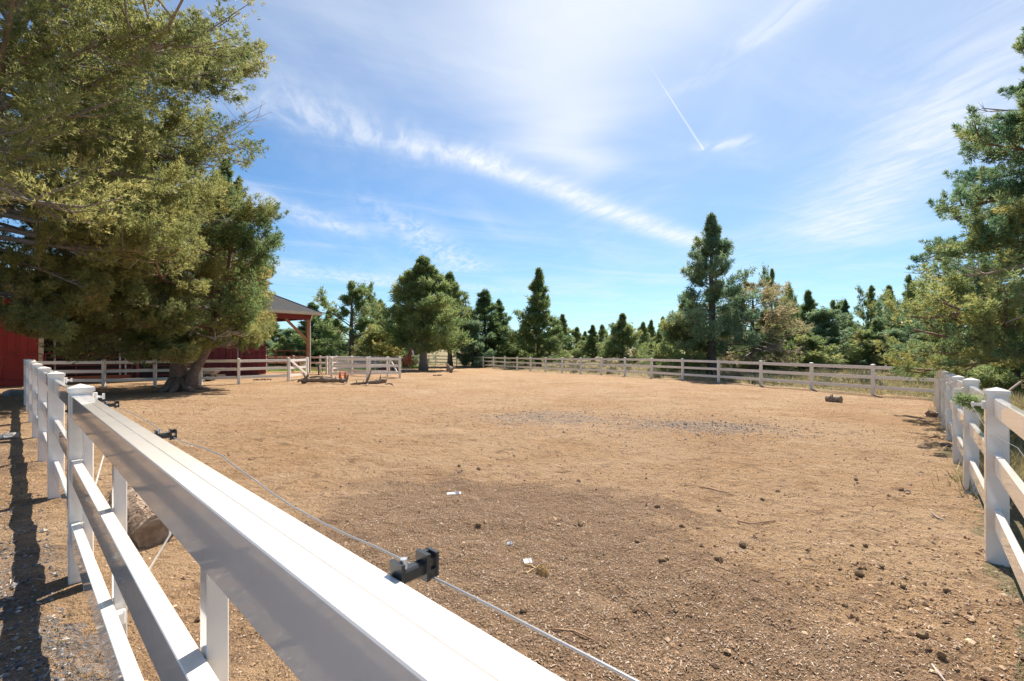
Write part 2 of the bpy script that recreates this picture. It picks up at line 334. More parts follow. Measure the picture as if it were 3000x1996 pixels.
def make_ground():
    m = bpy.data.materials.new('earth'); m.use_nodes = True; g = NT(m.node_tree); b = g.n['Principled BSDF']
    b.inputs['Roughness'].default_value = 0.95; b.inputs['Specular IOR Level'].default_value = 0.15
    geo = g.n.new('ShaderNodeNewGeometry'); v = geo.outputs['Position']
    at = g.n.new('ShaderNodeAttribute'); at.attribute_name = 'zone'
    mulch, gravel, field = g.sep(at.outputs['Color']); lawn = at.outputs['Alpha']
    n1 = g.noise(v, 0.35, 5, 0.6); n2 = g.noise(v, 2.3, 6, 0.65); n3 = g.noise(v, 17, 5, 0.65); n4 = g.noise(v, 75, 3, 0.6); n5 = g.noise(v, 300, 2, 0.6)
    c = g.mix(g.step(n1, 0.36, 0.66), (.425, .290, .172), (.375, .232, .120))
    c = g.mix(g.m('MULTIPLY', g.step(n2, 0.54, 0.72), 0.55), c, (.21, .118, .062))
    scf = g.noise(g.xyz(g.m('MULTIPLY', g.sep(v)[0], 0.8), g.sep(v)[1], 0.0), 4.2, 8, 0.68, 0.4)
    c = g.mix(g.m('MULTIPLY', g.step(scf, 0.52, 0.66), 0.72), c, (.165, .098, .056))
    c = g.mix(g.m('MULTIPLY', g.step(n3, 0.54, 0.74), 0.55), c, (.44, .32, .215))
    c = g.mix(g.m('MULTIPLY', g.step(n3, 0.44, 0.30), 0.55), c, (.19, .105, .055))
    c = g.mix(g.m('MULTIPLY', g.step(n4, 0.47, 0.34), 0.62), c, (.14, .080, .045))
    c = g.mix(g.m('MULTIPLY', g.step(n5, 0.55, 0.68), 0.50), c, (.56, .44, .32))
    trk = g.noise(g.xyz(g.m('MULTIPLY', g.sep(v)[0], 0.55), g.sep(v)[1], 3.0), 0.9, 6, 0.6, 1.2)
    c = g.mix(g.m('MULTIPLY', g.step(trk, 0.52, 0.66), 0.38), c, (.25, .15, .08))
    c = g.mix(g.m('MULTIPLY', g.step(trk, 0.45, 0.33), 0.45), c, (.48, .345, .225))
    # trodden dark shavings in front
    nm = g.m('ADD', mulch, g.m('MULTIPLY', g.m('SUBTRACT', trk, 0.5), 2.0)); nm = g.m('MULTIPLY', g.m('ADD', nm, g.m('MULTIPLY', g.m('SUBTRACT', n2, 0.5), 1.1)), g.step(mulch, 0.02, 0.25)); fm = g.step(g.m('ADD', nm, g.m('MULTIPLY', g.m('SUBTRACT', n3, 0.5), 0.6)), 0.22, 0.80)
    cm = g.mix(g.step(n4, 0.40, 0.62), (.075, .044, .028), (.24, .145, .085)); cm = g.mix(g.m('MULTIPLY', g.step(n5, 0.50, 0.64), 0.75), cm, (.46, .36, .28))
    cm = g.mix(g.m('MULTIPLY', g.step(n3, 0.52, 0.75), 0.6), cm, (.26, .165, .10))
    c = g.mix(g.m('MULTIPLY', fm, 0.66), c, cm)
    # gray gravel showing through
    ng = g.m('ADD', gravel, g.m('MULTIPLY', g.m('SUBTRACT', n2, 0.5), 1.2)); fg = g.step(g.m('ADD', ng, g.m('MULTIPLY', g.m('SUBTRACT', n3, 0.5), 0.8)), 0.45, 1.15)
    vc = g.voro(v, 52, 'F1', 'Color'); vd = g.voro(v, 52); gcol = g.mix(g.sep(vc)[0], (.085, .088, .095), (.27, .265, .26))
    gcol = g.mix(g.step(vd, 0.45, 0.75), gcol, c)
    c = g.mix(g.m('MULTIPLY', fg, 0.85), c, gcol)
    # dry pasture and lawn beyond the fences
    nf = g.m('ADD', field, g.m('MULTIPLY', g.m('SUBTRACT', n2, 0.5), 0.5)); ff = g.step(nf, 0.35, 0.65)
    cf = g.mix(g.step(n2, 0.40, 0.62), (.25, .20, .11), (.16, .145, .08)); cf = g.mix(g.m('MULTIPLY', g.step(n1, 0.52, 0.68), 0.5), cf, (.30, .19, .10))
    cf = g.mix(g.m('MULTIPLY', g.step(n3, 0.5, 0.7), 0.6), cf, (.36, .30, .19)); cf = g.mix(g.m('MULTIPLY', g.step(n3, 0.45, 0.3), 0.4), cf, (.12, .13, .06))
    c = g.mix(ff, c, cf)
    cl = g.mix(n3, (.10, .20, .03), (.20, .30, .06)); c = g.mix(g.step(lawn, 0.3, 0.7), c, cl)
    g.l.new(c, b.inputs['Base Color'])
    tr = g.noise(v, 6.5, 5, 0.62, 0.6)
    h = g.m('ADD', g.m('MULTIPLY', g.m('ADD', n3, g.m('MULTIPLY', tr, 2.6)), 1.0), g.m('ADD', g.m('MULTIPLY', n4, 0.55), g.m('MULTIPLY', n5, 0.18)))
    g.l.new(g.bump(h, 1.0, 0.06), b.inputs['Normal'])
    return m
M['earth'] = make_ground()

# ------------------------------------------------------------------ ground
FD = Vector((-0.741, 0.672, 0)).normalized()        # direction of the near left fence, away from the camera
FN = Vector((0.672, 0.741, 0)).normalized()         # its inner side
A0 = Vector((-2.97, 3.13, 0))
RD = Vector((0.667, 0.745, 0)).normalized(); R1 = Vector((3.77, 3.54, 0))
PADDOCK = [(0.55, -0.06), (17.15, 18.2), (-8.5, 61.4), (-12.2, 47), (-13.4, 38.2), (-21, 37.5), (-27, 26), (-22.6, 21.9), (-13.4, 12.6), (-2.97, 3.2)]
LAWN = [(-21, 38.2), (-13.2, 38.9), (-12.0, 47.5), (-10.5, 56), (-24, 66), (-34, 52)]
YARD = [(0.5, -0.2), (-3.0, 3.1), (-13.5, 12.5), (-22.7, 21.8), (-27, 26), (-60, 30), (-60, -20), (-2, -20)]
def inside(x, y, poly):
    r = np.zeros(x.shape, bool); n = len(poly)
    for i in range(n):
        x0, y0 = poly[i]; x1, y1 = poly[(i + 1) % n]
        if y0 == y1: continue
        r ^= ((y0 > y) != (y1 > y)) & (x < (x1 - x0) * (y - y0) / (y1 - y0) + x0)
    return r
def bumps(x, y):
    d = np.hypot(x, y)
    near = np.clip(1.3 - d / 14, 0, 1)
    b = (fbm(x * 0.8, y * 0.8, 3) - .5) * 0.09 + (fbm(x * 3.1 + 9, y * 3.1, 3) - .5) * 0.085 * np.clip(1.5 - d / 25, 0, 1)
    b += (fbm(x * 11 + 3, y * 11, 3) - .5) * 0.034 * near
    hoof = vnoise(x * 2.3 + 50, y * 2.3 + 8); b -= np.clip(hoof - 0.70, 0, 1) * 0.10 * near
    return b
def build_ground():
    N = 450; u = np.linspace(-1, 1, N); f = 5 * u + 40 * u ** 3 + 1600 * u ** 9
    X, Y = np.meshgrid(f + 0.3, f + 4.2, indexing='ij'); x = X.ravel(); y = Y.ravel()
    z = gz(x, y) + bumps(x, y) * (np.hypot(x, y) < 120)
    wx = x + (fbm(x * .9, y * .9, 3) - .5) * 1.0; wy = y + (fbm(x * .9 + 40, y * .9, 3) - .5) * 1.0
    pad = inside(wx, wy, PADDOCK); lawn = inside(wx, wy, LAWN); yard = inside(wx, wy, YARD)
    e = lambda cx, cy, rx, ry: np.exp(-(((x - cx) / rx) ** 2 + ((y - cy) / ry) ** 2))
    mul = np.clip(1.25 * e(0.05, 3.3, 1.6, 1.5) + 1.1 * e(-.5, 4.75, 1.5, .8) + 0.8 * e(1.2, 2.3, 1.1, .9), 0, 1) * pad
    grv = np.clip(.72 * e(0.6, 12.2, 1.9, 1.5) + e(4.6, 10.3, 1.9, 1.3) * .72 + 0.42 * e(2.4, 11.2, 3.8, 2.8) + 0.5 * e(3.6, 2.6, 1.1, .9), 0, .8) * pad
    off = x * FN.x + y * FN.y
    grv = np.where(yard, np.clip(1.25 * np.exp(-((y - 1.6) / 1.9) ** 2) * np.exp(-((off + .2) / 1.4) ** 2) + 0.2, 0, 1), grv)
    mul = np.where(yard, 0.62 * np.exp(-((y - 6) / 5.0) ** 2), mul)
    fld = ((~pad) & (~yard) & (~lawn) & ~((x < 1.5) & (y < 20))).astype(float)
    zone = np.stack([mul, grv, fld, lawn.astype(float)], 1)
    I = np.arange(N * N).reshape(N, N); Q = np.stack([I[:-1, :-1], I[1:, :-1], I[1:, 1:], I[:-1, 1:]], -1).reshape(-1, 4)
    V = np.stack([x, y, z], 1); fc = V[Q].mean(1)
    rp = inside(fc[:, 0], fc[:, 1], PADDOCK); rl = inside(fc[:, 0], fc[:, 1], LAWN) & ~rp; ry = inside(fc[:, 0], fc[:, 1], YARD) & ~rp & ~rl
    for name, sel in (('paddock_ground', rp), ('lawn', rl), ('gravel_path', ry), ('field', ~(rp | rl | ry))):
        q = Q[sel]; idx, inv = np.unique(q, return_inverse=True)
        o = np_obj(name, V[idx], inv.reshape(-1, 4), M['earth'], {'zone': zone[idx]}, True); o['kind'] = 'structure'
build_ground()
def gzb(x, y): return gzs(x, y) + float(bumps(np.array([x]), np.array([y]))[0])

# ------------------------------------------------------------------ barn
def build_barn():
    C0 = Vector((-23.9, 22.6, 0)); b = Vector((.6, .8, 0)); e = Vector((-.8, .6, 0)); L = 15.5; D = 11.0
    EZ, IN, PITCH = 4.29, 2.87, 0.54; up = Vector((0, 0, 1))
    g0 = -0.45
    t = root('barn', C0 + Vector((0, 0, g0)), 'red board and batten barn with gray shingled porch roof behind the left tree', 'barn')
    pt = lambda l, d, z: C0 + b * l + e * d + up * z
    # solid front wall left of the open bay
    LL = -6.0
    MB().box(pt((LL + .36) / 2, .45, (g0 + 4.1) / 2), b * (.36 - LL) / 2, e * .06, up * (4.1 - g0) / 2).obj('wall', M['red_wall'], t)
    MB().box(pt(LL + .1, 3.6, (g0 + 4.1) / 2), b * .06, e * 3.0, up * (4.1 - g0) / 2).obj('wall', M['red_wall'], t)
    MB().box(pt(.42, 1.7, (g0 + 4.1) / 2), b * .05, e * 1.25, up * (4.1 - g0) / 2).obj('wall', M['red_wall'], t)
    for k in range(14):
        MB().box(pt(.0 - k * .41, .375, (g0 + 4.0) / 2), b * .03, e * .018, up * (4.0 - g0) / 2).obj('batten', M['red_wall'], t)
    MB().box(pt(.40, .36, (g0 + 4.0) / 2), b * .09, e * .035, up * (4.0 - g0) / 2).obj('corner_trim', M['cream'], t)
    # main body behind the porch, rising above its roof
    TOP = 6.45
    body = MB()
    l0, l1, d0, d1 = IN, L - IN, IN, D - 1
    body.hexa([pt(l0, d0, g0), pt(l1, d0, g0), pt(l1, d1, g0), pt(l0, d1, g0), pt(l0, d0, TOP), pt(l1, d0, TOP), pt(l1, d1, TOP), pt(l0, d1, TOP)])
    body.obj('body_wall', M['dark_red_wall'], t)
    for k in range(13):
        MB().box(pt(l1 - .2 - k * .42, d0 - .02, (g0 + TOP) / 2), b * .03, e * .02, up * (TOP - g0) / 2).obj('batten', M['dark_red_wall'], t)
    MB().box(pt(l1 + .02, d0 - .03, (5.0 + TOP) / 2), b * .07, e * .05, up * (TOP - 5.0) / 2).obj('corner_trim', M['gutter'], t)
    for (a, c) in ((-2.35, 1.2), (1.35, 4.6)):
        MB().box(pt(IN + (a + c) / 2, d0 - .05, g0 + 2.4), b * (c - a) / 2, e * .04, up * 2.4).obj('bay_shade_panel', M['bay_shade'], t)  # near-black panels stand in for the shade inside the bay
    rm = MB(); lm, dm = (l0 + l1) / 2, (d0 + d1) / 2
    rm.add([pt(l0 - .4, d0 - .4, TOP), pt(l1 + .4, d0 - .4, TOP), pt(l1 + .4, d1 + .4, TOP), pt(l0 - .4, d1 + .4, TOP), pt(l0 - .4, dm, TOP + 1.2), pt(l1 + .4, dm, TOP + 1.2)],
           [(0, 1, 5, 4), (2, 3, 4, 5), (1, 2, 5), (3, 0, 4), (3, 2, 1, 0)])
    rm.obj('main_roof', M['shingle'], t)
    # porch roof on the camera side: front slope and the two hips, in shingle courses
    zt = EZ + IN * PITCH
    base = MB()
    def slope(A, B, Cc, Dd, name, n=19):
        A, B, Cc, Dd = map(Vector, (A, B, Cc, Dd)); nrm = (B - A).cross(Dd - A).normalized()
        if nrm.z < 0: nrm = -nrm
        mb = MB()
        for k in range(n):
            f0, f1 = k / n, (k + 1) / n
            a, bb = A.lerp(Dd, f0), B.lerp(Cc, f0); d_, c_ = A.lerp(Dd, f1), B.lerp(Cc, f1)
            lo, hi = nrm * .022, nrm * .004
            mb.hexa([a, bb, c_, d_, a + lo, bb + lo, c_ + hi, d_ + hi])
        o = mb.obj(name, M['shingle'], t); o['kind'] = 'stuff'
    slope(pt(LL, 0, EZ), pt(L, 0, EZ), pt(L - IN, IN, zt), pt(LL, IN, zt), 'shingle_courses')
    slope(pt(L, 0, EZ), pt(L, D, EZ), pt(L - IN, D - IN, zt), pt(L - IN, IN, zt), 'shingle_courses')
    MB().prism(pt(L, 0, EZ + .03), pt(L - IN, IN, zt + .03), .16, .03).obj('hip_cap', M['shingle'], t)
    MB().prism(pt(LL, 0, EZ - .09), pt(L + .02, 0, EZ - .09), .06, .20).obj('fascia', M['cream'], t)
    MB().prism(pt(L, .03, EZ - .09), pt(L, D, EZ - .09), .06, .20).obj('fascia', M['cream'], t)
    # soffit boards
    sf = MB(); zs = EZ - .17
    sf.hexa([pt(.1, .1, zs), pt(L - .1, .1, zs), pt(L - IN, IN - .05, zs), pt(IN, IN - .05, zs), pt(.1, .1, zs + .02), pt(L - .1, .1, zs + .02), pt(L - IN, IN - .05, zs + .02), pt(IN, IN - .05, zs + .02)])
    sf.hexa([pt(L - .1, .1, zs), pt(L - .1, D - .1, zs), pt(L - IN + .05, D - IN, zs), pt(L - IN + .05, IN, zs), pt(L - .1, .1, zs + .02), pt(L - .1, D - .1, zs + .02), pt(L - IN + .05, D - IN, zs + .02), pt(L - IN + .05, IN, zs + .02)])
    sf.obj('soffit', M['timber'], t)
    # beams, posts, braces
    bz = EZ - .36
    MB().prism(pt(.6, .75, bz), pt(L - .45, .75, bz), .14, .34).obj('beam', M['dark_red_wall'], t)
    MB().prism(pt(L - .75, .9, bz), pt(L - .75, D - 1, bz), .14, .34).obj('beam', M['dark_red_wall'], t)
    for l, d in ((L - .75, .75), (L - .75, D - 1.2)):
        z0 = gzs(*(pt(l, d, 0).xy)) - .05
        MB().box(pt(l, d, (z0 + bz - .17) / 2), b * .10, e * .10, up * (bz - .17 - z0) / 2, .012).obj('timber_post', M['timber'], t)
    MB().prism(pt(L - .78, .75, bz - 1.75), pt(L - 2.45, .75, bz - .18), .14, .16).obj('brace', M['timber'], t)
    MB().tube([pt(L - .55, .45, EZ - .2), pt(L - .55, .6, EZ - .42), pt(L - .62, .62, EZ - .6), pt(L - .62, .62, gzs(*pt(L, .6, 0).xy) + .1)], .045, 8).obj('downspout', M['gutter'], t)
    for l in (.95, 3.6, 3.85, 6.6, 9.8):
        z0 = gzs(*(pt(l, .75, 0).xy)) - .05
        MB().tube([pt(l, .75, z0), pt(l, .75, bz - .17)], .045, 8).obj('steel_post', M['steel'], t)
    # red pipe gate across the left bay, and corral panels at the right
    def panel(name, label, p0, p1, h, n, verts, low=.28, board=False, curve=.12):
        p0, p1 = Vector(p0), Vector(p1); z0 = gzs(*p0.xy); z1 = gzs(*p1.xy)
        q = lambda f, h_: p0.lerp(p1, f) + up * (z0 + (z1 - z0) * f + h_)
        r = root(name, q(.5, 0), label, 'gate' if 'gate' in name else 'corral', None)
        c = curve / (p1 - p0).length
        MB().tube([q(0, low), q(0, h - curve), q(c * .3, h - curve * .3), q(c, h), q(1 - c, h), q(1 - c * .3, h - curve * .3), q(1, h - curve), q(1, low), q(0, low)], .026, 8).obj('frame', M['red_pipe'], r, True)
        for k in range(1, n):
            hh = low + (h - low) * k / n; MB().tube([q(0, hh), q(1, hh)], .018, 6).obj('pipe', M['red_pipe'], r, True)
        for f in verts: MB().prism(q(f, low), q(f, h - .02), .07, .02, up=tuple((p1 - p0).normalized())).obj('upright', M['red_pipe'], r)
        if board: MB().prism(q(.02, low - .02), q(.98, low - .02), .04, .2).obj('kick_board', M['rust'], r)
        return r
    panel('pipe_gate', 'red pipe gate with rounded corners across the dark stall bay of the barn', pt(.55, .35, 0), pt(4.05, .35, 0), 1.62, 6, (.33, .68), .3, True)
    panel('pipe_corral', 'short red pipe panel in front of the solid red wall of the barn', pt(-.95, .15, 0), pt(.45, .15, 0), 1.60, 6, (.55,), .3)
    pg = root('gate_post', pt(4.3, .35, gzs(*pt(4.3, .35, 0).xy)), 'red round post at the free end of the stall gate', 'post')
    MB().tube([pt(4.3, .35, g0), pt(4.3, .35, 1.36)], .07, 10).obj('post', M['red_pipe'], pg, True)
    MB().tube([pt(4.3, .35, 1.36), pt(4.3, .35, 1.40)], [.08, .04], 10).obj('cap', M['red_pipe'], pg, True)
    panel('pipe_corral', 'red corral panel touching the timber corner post of the porch', pt(L - 3.2, .55, 0), pt(L - 1.0, .55, 0), 1.75, 3, (.25, .5, .75), .55, True)
    panel('pipe_corral', 'red corral panel joined on the left of the one at the timber post', pt(L - 6.2, .55, 0), pt(L - 3.3, .55, 0), 1.78, 3, (.22, .42, .62, .82), .55, True)
    panel('pipe_corral', 'low dark red panel half hidden behind the twin trunk of the left tree', pt(5.0, .35, 0), pt(7.4, .35, 0), 1.45, 4, (.4,), .3)
    return pt
BARN = build_barn()

# ------------------------------------------------------------------ white fences
_post_cache = {}
def add_post(t, pos, yaw, h=1.34, w=.127, mt='vinyl', z=None, cap=True, near=False):
    z = gzs(pos[0], pos[1]) if z is None else z
    key = (round(h, 3), w, mt, near)
    if key not in _post_cache:
        mb = MB().box((0, 0, (h - .05 - .25) / 2), (w / 2, 0, 0), (0, w / 2, 0), (0, 0, (h - .05 + .25) / 2), .006 if near else .008)
        pm = bpy.data.meshes.new('post'); pm.from_pydata(mb.v, [], mb.f); pm.materials.append(M[mt])
        c = w / 2 + .007; s = .02
        v = [(-c, -c, 0), (c, -c, 0), (c, c, 0), (-c, c, 0), (-c, -c, .028), (c, -c, .028), (c, c, .028), (-c, c, .028), (-c + s, -c + s, .036), (c - s, -c + s, .036), (c - s, c - s, .036), (-c + s, c - s, .036), (0, 0, .052)]
        f = [(3, 2, 1, 0), (0, 1, 5, 4), (1, 2, 6, 5), (2, 3, 7, 6), (3, 0, 4, 7), (4, 5, 9, 8), (5, 6, 10, 9), (6, 7, 11, 10), (7, 4, 8, 11), (8, 9, 12), (9, 10, 12), (10, 11, 12), (11, 8, 12)]
        cm = bpy.data.meshes.new('cap'); cm.from_pydata(v, [], f); cm.materials.append(M[mt]); _post_cache[key] = (pm, cm)
    pm, cm = _post_cache[key]
    o = bpy.data.objects.new('post', pm); COL.objects.link(o); o.parent = t
    o.location = Vector((pos[0], pos[1], z)) - t.location; o.rotation_euler = (0, 0, yaw)
    if cap:
        k = bpy.data.objects.new('cap', cm); COL.objects.link(k); k.parent = o; k.location = (0, 0, h - .052)
    return o
RAILS = (1.19, .765, .335)
def add_rail(t, a, b, h0, h1=None, w=.042, hh=.14, mt='vinyl', za=None, zb=None, cut=.0, name='rail', ch=.006):
    h1 = h0 if h1 is None else h1
    a = Vector((a[0], a[1], (gzs(a[0], a[1]) if za is None else za) + h0)); b = Vector((b[0], b[1], (gzs(b[0], b[1]) if zb is None else zb) + h1))
    d = (b - a).normalized(); a = a + d * cut; b = b - d * cut
    return MB().prism(a, b, w, hh, ch=ch).obj(name, M[mt], t)
def fence(name, label, pts, group=None, mt='vinyl', rails=RAILS, h=1.34, near=False, skip=(), hh=.14, yaw=None, posts=True):
    c = pts[0]; t = root(name, (c[0], c[1], gzs(c[0], c[1])), label, 'fence', group)
    n = len(pts)
    for i, p in enumerate(pts):
        q0 = Vector(pts[max(i - 1, 0)][:2]); q1 = Vector(pts[min(i + 1, n - 1)][:2]); d = q1 - q0
        if posts: add_post(t, p, math.atan2(d.y, d.x) if yaw is None else yaw, h + random.uniform(-.01, .01), .127, mt, near=near)
        if i < n - 1 and i not in skip:
            for r in rails: add_rail(t, p, pts[i + 1], r + random.uniform(-.006, .006), None, .042, hh, mt, cut=.058)
    return t
left = fence('vinyl_fence', 'long white vinyl fence running from close by the camera towards the red barn', [A0 + FD * (2.5 * k) for k in range(0, 7)], near=True)
# the section beside the camera: outer rails, a second top rail and slim uprights on the inner side
def near_section(t):
    za = gzs(A0.x, A0.y) ; U = 5.3
    base = A0 - FN * (A0.x * FN.x + A0.y * FN.y)          # foot of the line through the camera
    q = lambda u, off, z: base - FD * u + FN * off + Vector((0, 0, z))
    zz = 0.0
    for r in (1.25, .82, .395):
        MB().prism(q(.064, .2945, zz + r - .005), q(U, .2945, zz + r - .005), .048, .142, ch=.0025).obj('rail', M['vinyl'], t)
    MB().prism(q(.075, .3425, zz + 1.244), q(U, .3425, zz + 1.244), .047, .142, ch=.0025).obj('rail', M['vinyl'], t)
    for u, w in ((.17, .11), (1.5, .06), (2.98, .06), (4.6, .06)):
        MB().box(q(u, .345, zz + .60), FD * w / 2, FN * .024, Vector((0, 0, .56)), .003).obj('upright', M['vinyl'], t)
    def plane_pt(px, py, off):
        a = (px - PX0) / F; Y = off / (FN.x * a + FN.y); return Vector((a * Y, Y, ZC - (py - HZ) / F * Y))
    # black wire insulators on the inner face
    for px, py in ((1222, 1668), (488, 1276), (329, 1187)):
        c = plane_pt(px, py, .405); zc = c.z; u = -(c - base).dot(FD); s = .9
        o = MB()
        o.box(q(u, .371, zc), FD * .015, FN * .003, Vector((0, 0, .022)))
        o.box(q(u, .392, zc), FD * .009, FN * .024, Vector((0, 0, .010)), .003)
        o.box(q(u, .416, zc + .002), FD * .014, FN * .0035, Vector((0, 0, .020)))
        o.box(q(u, .433, zc + .002), FD * .013, FN * .0025, Vector((0, 0, .018)))
        o.box(q(u - .008, .425, zc + .012), FD * .004, FN * .007, Vector((0, 0, .007)))
        o.box(q(u + .008, .425, zc - .010), FD * .004, FN * .007, Vector((0, 0, .007)))
        ins = o.obj('insulator', M['black'], t)
        MB().tube([q(u + .004, .379, zc + .012), q(u + .004, .379, zc + .026)], .0055, 6).obj('bolt', M['steel'], ins)
    # the loose galvanised wire
    px = [(255, 1163), (275, 1172), (300, 1185), (329, 1188), (390, 1212), (440, 1240), (488, 1272), (540, 1297), (600, 1314), (650, 1335), (685, 1364), (740, 1402), (800, 1447), (860, 1486), (950, 1535), (1030, 1573), (1100, 1602), (1190, 1646), (1250, 1684), (1310, 1712), (1450, 1782), (1600, 1860), (1740, 1932), (1900, 2016), (2100, 2125)]
    wp = [plane_pt(a, b_, .424) for a, b_ in px]
    tw = root('fence_wire', wp[-4], 'loose gray wire strung through black insulators beside the near white top rail', 'wire')
    MB().tube(wp, .0019, 6).obj('strand', M['wire'], tw, True)
    # white insulators and thin cords between the lower rails
    for (p0, p1, lab) in (((498, 1568), (424, 1692), 'thin white cord hanging down to the middle rail close to the camera'), ((303, 1336), (277, 1430), 'thin white cord hanging by the first upright beyond the near post')):
        a = plane_pt(*p0, .40); b_ = plane_pt(*p1, .345); r = root('cord', a, lab, 'cord')
        MB().tube([a + Vector((0, 0, .05)), a, b_], .0035, 5).obj('strand', M['white_plastic'], r)
    for (p0, off) in (((244, 1552), .335), ((349, 1810), .335)):
        c = plane_pt(*p0, off); o = MB(); o.box(c, FD * .012, FN * .022, Vector((0, 0, .03)), .004); o.box(c + Vector((0, 0, .018)), FD * .018, FN * .012, Vector((0, 0, .006)))
        o.obj('insulator', M['white_plastic'], t, label='white insulator on the bottom rail')
    # hardware on the near post, white insulators on the next posts
    for k in (0, 1, 2):
        pp = A0 + FD * (2.5 * k) + FN * .075; z = gzs(pp.x, pp.y) + 1.24
        o = MB(); o.box(pp + Vector((0, 0, z)), FD * .018, FN * .012, Vector((0, 0, .03)), .004); o.tube([pp + Vector((0, 0, z)) , pp + FN * .045 + Vector((0, 0, z - .004))], .009, 6)
        o.box(pp + FN * .045 + Vector((0, 0, z)), FD * .012, FN * .006, Vector((0, 0, .02)))
        o.obj('insulator', M['white_plastic'], t, label='white insulator on the inner side of a post')
    o = MB(); c = q(.02, .262, 1.21); o.box(c, FD * .02, FN * .006, Vector((0, 0, .012))); o.tube([c - FN * .015, c + FN * .01], .008, 6); o.obj('bracket', M['black'], t)
near_section(left)

far_dir = Vector((-.508, .861, 0)); FE = Vector((15.75, 19.85, 0))
farp = [FE + far_dir * (2.5 * k) for k in range(0, 20)]
corner = Vector((17.0, 17.95, 0))
fence('vinyl_fence', 'white vinyl fence along the far side of the paddock in front of the sagebrush field', [corner] + farp)
rp = [R1 + RD * (2.36 * k) for k in range(-2, 8)]
right = fence('vinyl_fence', 'white vinyl fence at the right edge passing under the overhanging juniper boughs', rp + [corner], near=True)
def right_bits(t):
    ln = Vector((-RD.y, RD.x, 0))
    pts = []
    for k in range(-2, 4):
        pp = R1 + RD * (2.36 * k) + ln * .07; z = gzs(pp.x, pp.y) + 1.20
        if k >= 0:
            o = MB(); o.box(pp + Vector((0, 0, z)), RD * .02, ln * .010, Vector((0, 0, .03)), .004); o.tube([pp + Vector((0, 0, z)), pp + ln * .06 + Vector((0, 0, z))], .012, 6)
            o.box(pp + ln * .06 + Vector((0, 0, z)), RD * .02, ln * .007, Vector((0, 0, .018)))
            o.obj('insulator', M['white_plastic'], t)
        w0 = pp + ln * .075 + Vector((0, 0, z + .01)); pts.append(w0)
        pts.append(w0 + RD * 1.1 + Vector((0, 0, -.09))); pts.append(w0 + RD * 1.3 + Vector((0, 0, -.075)))
    r = root('fence_wire', pts[6], 'thin slack wire along the inner side of the right fence', 'wire')
    MB().tube(pts, .0014, 5).obj('strand', M['dark_wire'], r, True)
right_bits(right)
# cross fence on the left, behind the big tree
Gp, Hp, Ip = GX(304, 21.6), GX(699, 23.6), GX(845, 25.6)
mid = [Gp.lerp(Hp, .36), Gp.lerp(Hp, .70)]
cross_pts = [Gp + Vector((-3.1, -.25, 0)), Gp] + mid + [Hp, Ip]
fence('vinyl_fence', 'white vinyl cross fence passing behind the twin trunk of the left tree', cross_pts)
def gate(label, p0, p1, brace=(0, 1), rails=(1.17, .75, .32), h0=.0, stiles=True, mt='vinyl'):
    p0, p1 = Vector((p0[0], p0[1], 0)), Vector((p1[0], p1[1], 0)); c = (p0 + p1) / 2
    r = root('vinyl_gate', (c.x, c.y, gzs(c.x, c.y)), label, 'gate')
    d = (p1 - p0).normalized(); z0, z1 = gzs(*p0.xy), gzs(*p1.xy)
    for k in rails: add_rail(r, p0, p1, k, None, .04, .14, mt, za=z0, zb=z1)
    if stiles:
        for pp, z in ((p0, z0), (p1, z1)):
            MB().box(pp + Vector((0, 0, z + .75)), d * .06, d.cross(Vector((0, 0, 1))) * .028, Vector((0, 0, .53))).obj('stile', M[mt], r)
    f0, f1 = brace; side = d.cross(Vector((0, 0, 1))) * .045
    if side.y > 0: side = -side
    a = p0.lerp(p1, f0); b_ = p0.lerp(p1, f1)
    MB().prism(a + side + Vector((0, 0, z0 + 1.2)), b_ + side + Vector((0, 0, z1 + .30)), .03, .12).obj('brace', M[mt], r)
    MB().box(p0 + side * 1.3 + Vector((0, 0, z0 + 1.02)), d * .09, side * .2, Vector((0, 0, .035))).obj('hinge', M['black'], r)
    return r
Jp = GX(900.5, 27.8)
dj = (Jp - Ip).normalized()
gate('white vinyl gate with a diagonal brace hanging at the end of the cross fence', Ip + dj * .12, Jp - dj * .13)
tJ = root('vinyl_post', Jp, 'lone white latch post left of the driveway opening', 'post'); add_post(tJ, Jp, math.atan2(dj.y, dj.x))
Kp, Lp, Mp = GX(972, 27.9), GX(1075.6, 27.9), GX(1171.5, 28.9)
fence('vinyl_fence', 'short front run of white pen fence behind the two orange cones', [Kp, Lp, Mp])
N1, N2 = GX(1082, 30.6), GX(1136, 30.3)
fence('vinyl_fence', 'rear run of the white pen fence reaching to its gate post', [GX(965, 33.6), GX(1031, 32.4), N1, N2])
gate('narrow white pen gate with a slanting brace behind the right end of the pen', N2 + Vector((.1, 0, 0)), Mp + Vector((-.1, .35, 0)), (.1, .85))
pk = [GX(780, 38.0), GX(860, 37.0), GX(938, 36.0), GX(1031, 38.0), GX(1100, 40.5), GX(1165, 44)]
fence('vinyl_fence', 'white rail fence painted with reflected pink in front of the green lawn beside the barn porch', pk, mt='pink_bounce_rail')
fence('vinyl_fence', 'second white fence run painted with reflected pink, with a gate post behind the driveway opening', [GX(957, 34.0), GX(986, 36.6)], mt='pink_bounce_rail')
fence('vinyl_fence', 'distant white fence run glimpsed behind the horse and the round pine', [GX(1120, 60), GX(1165, 61), GX(1196, 62), GX(1225, 62.6), GX(1257, 63), GX(1277, 62.6), (farp[-1].x, farp[-1].y, 0)])

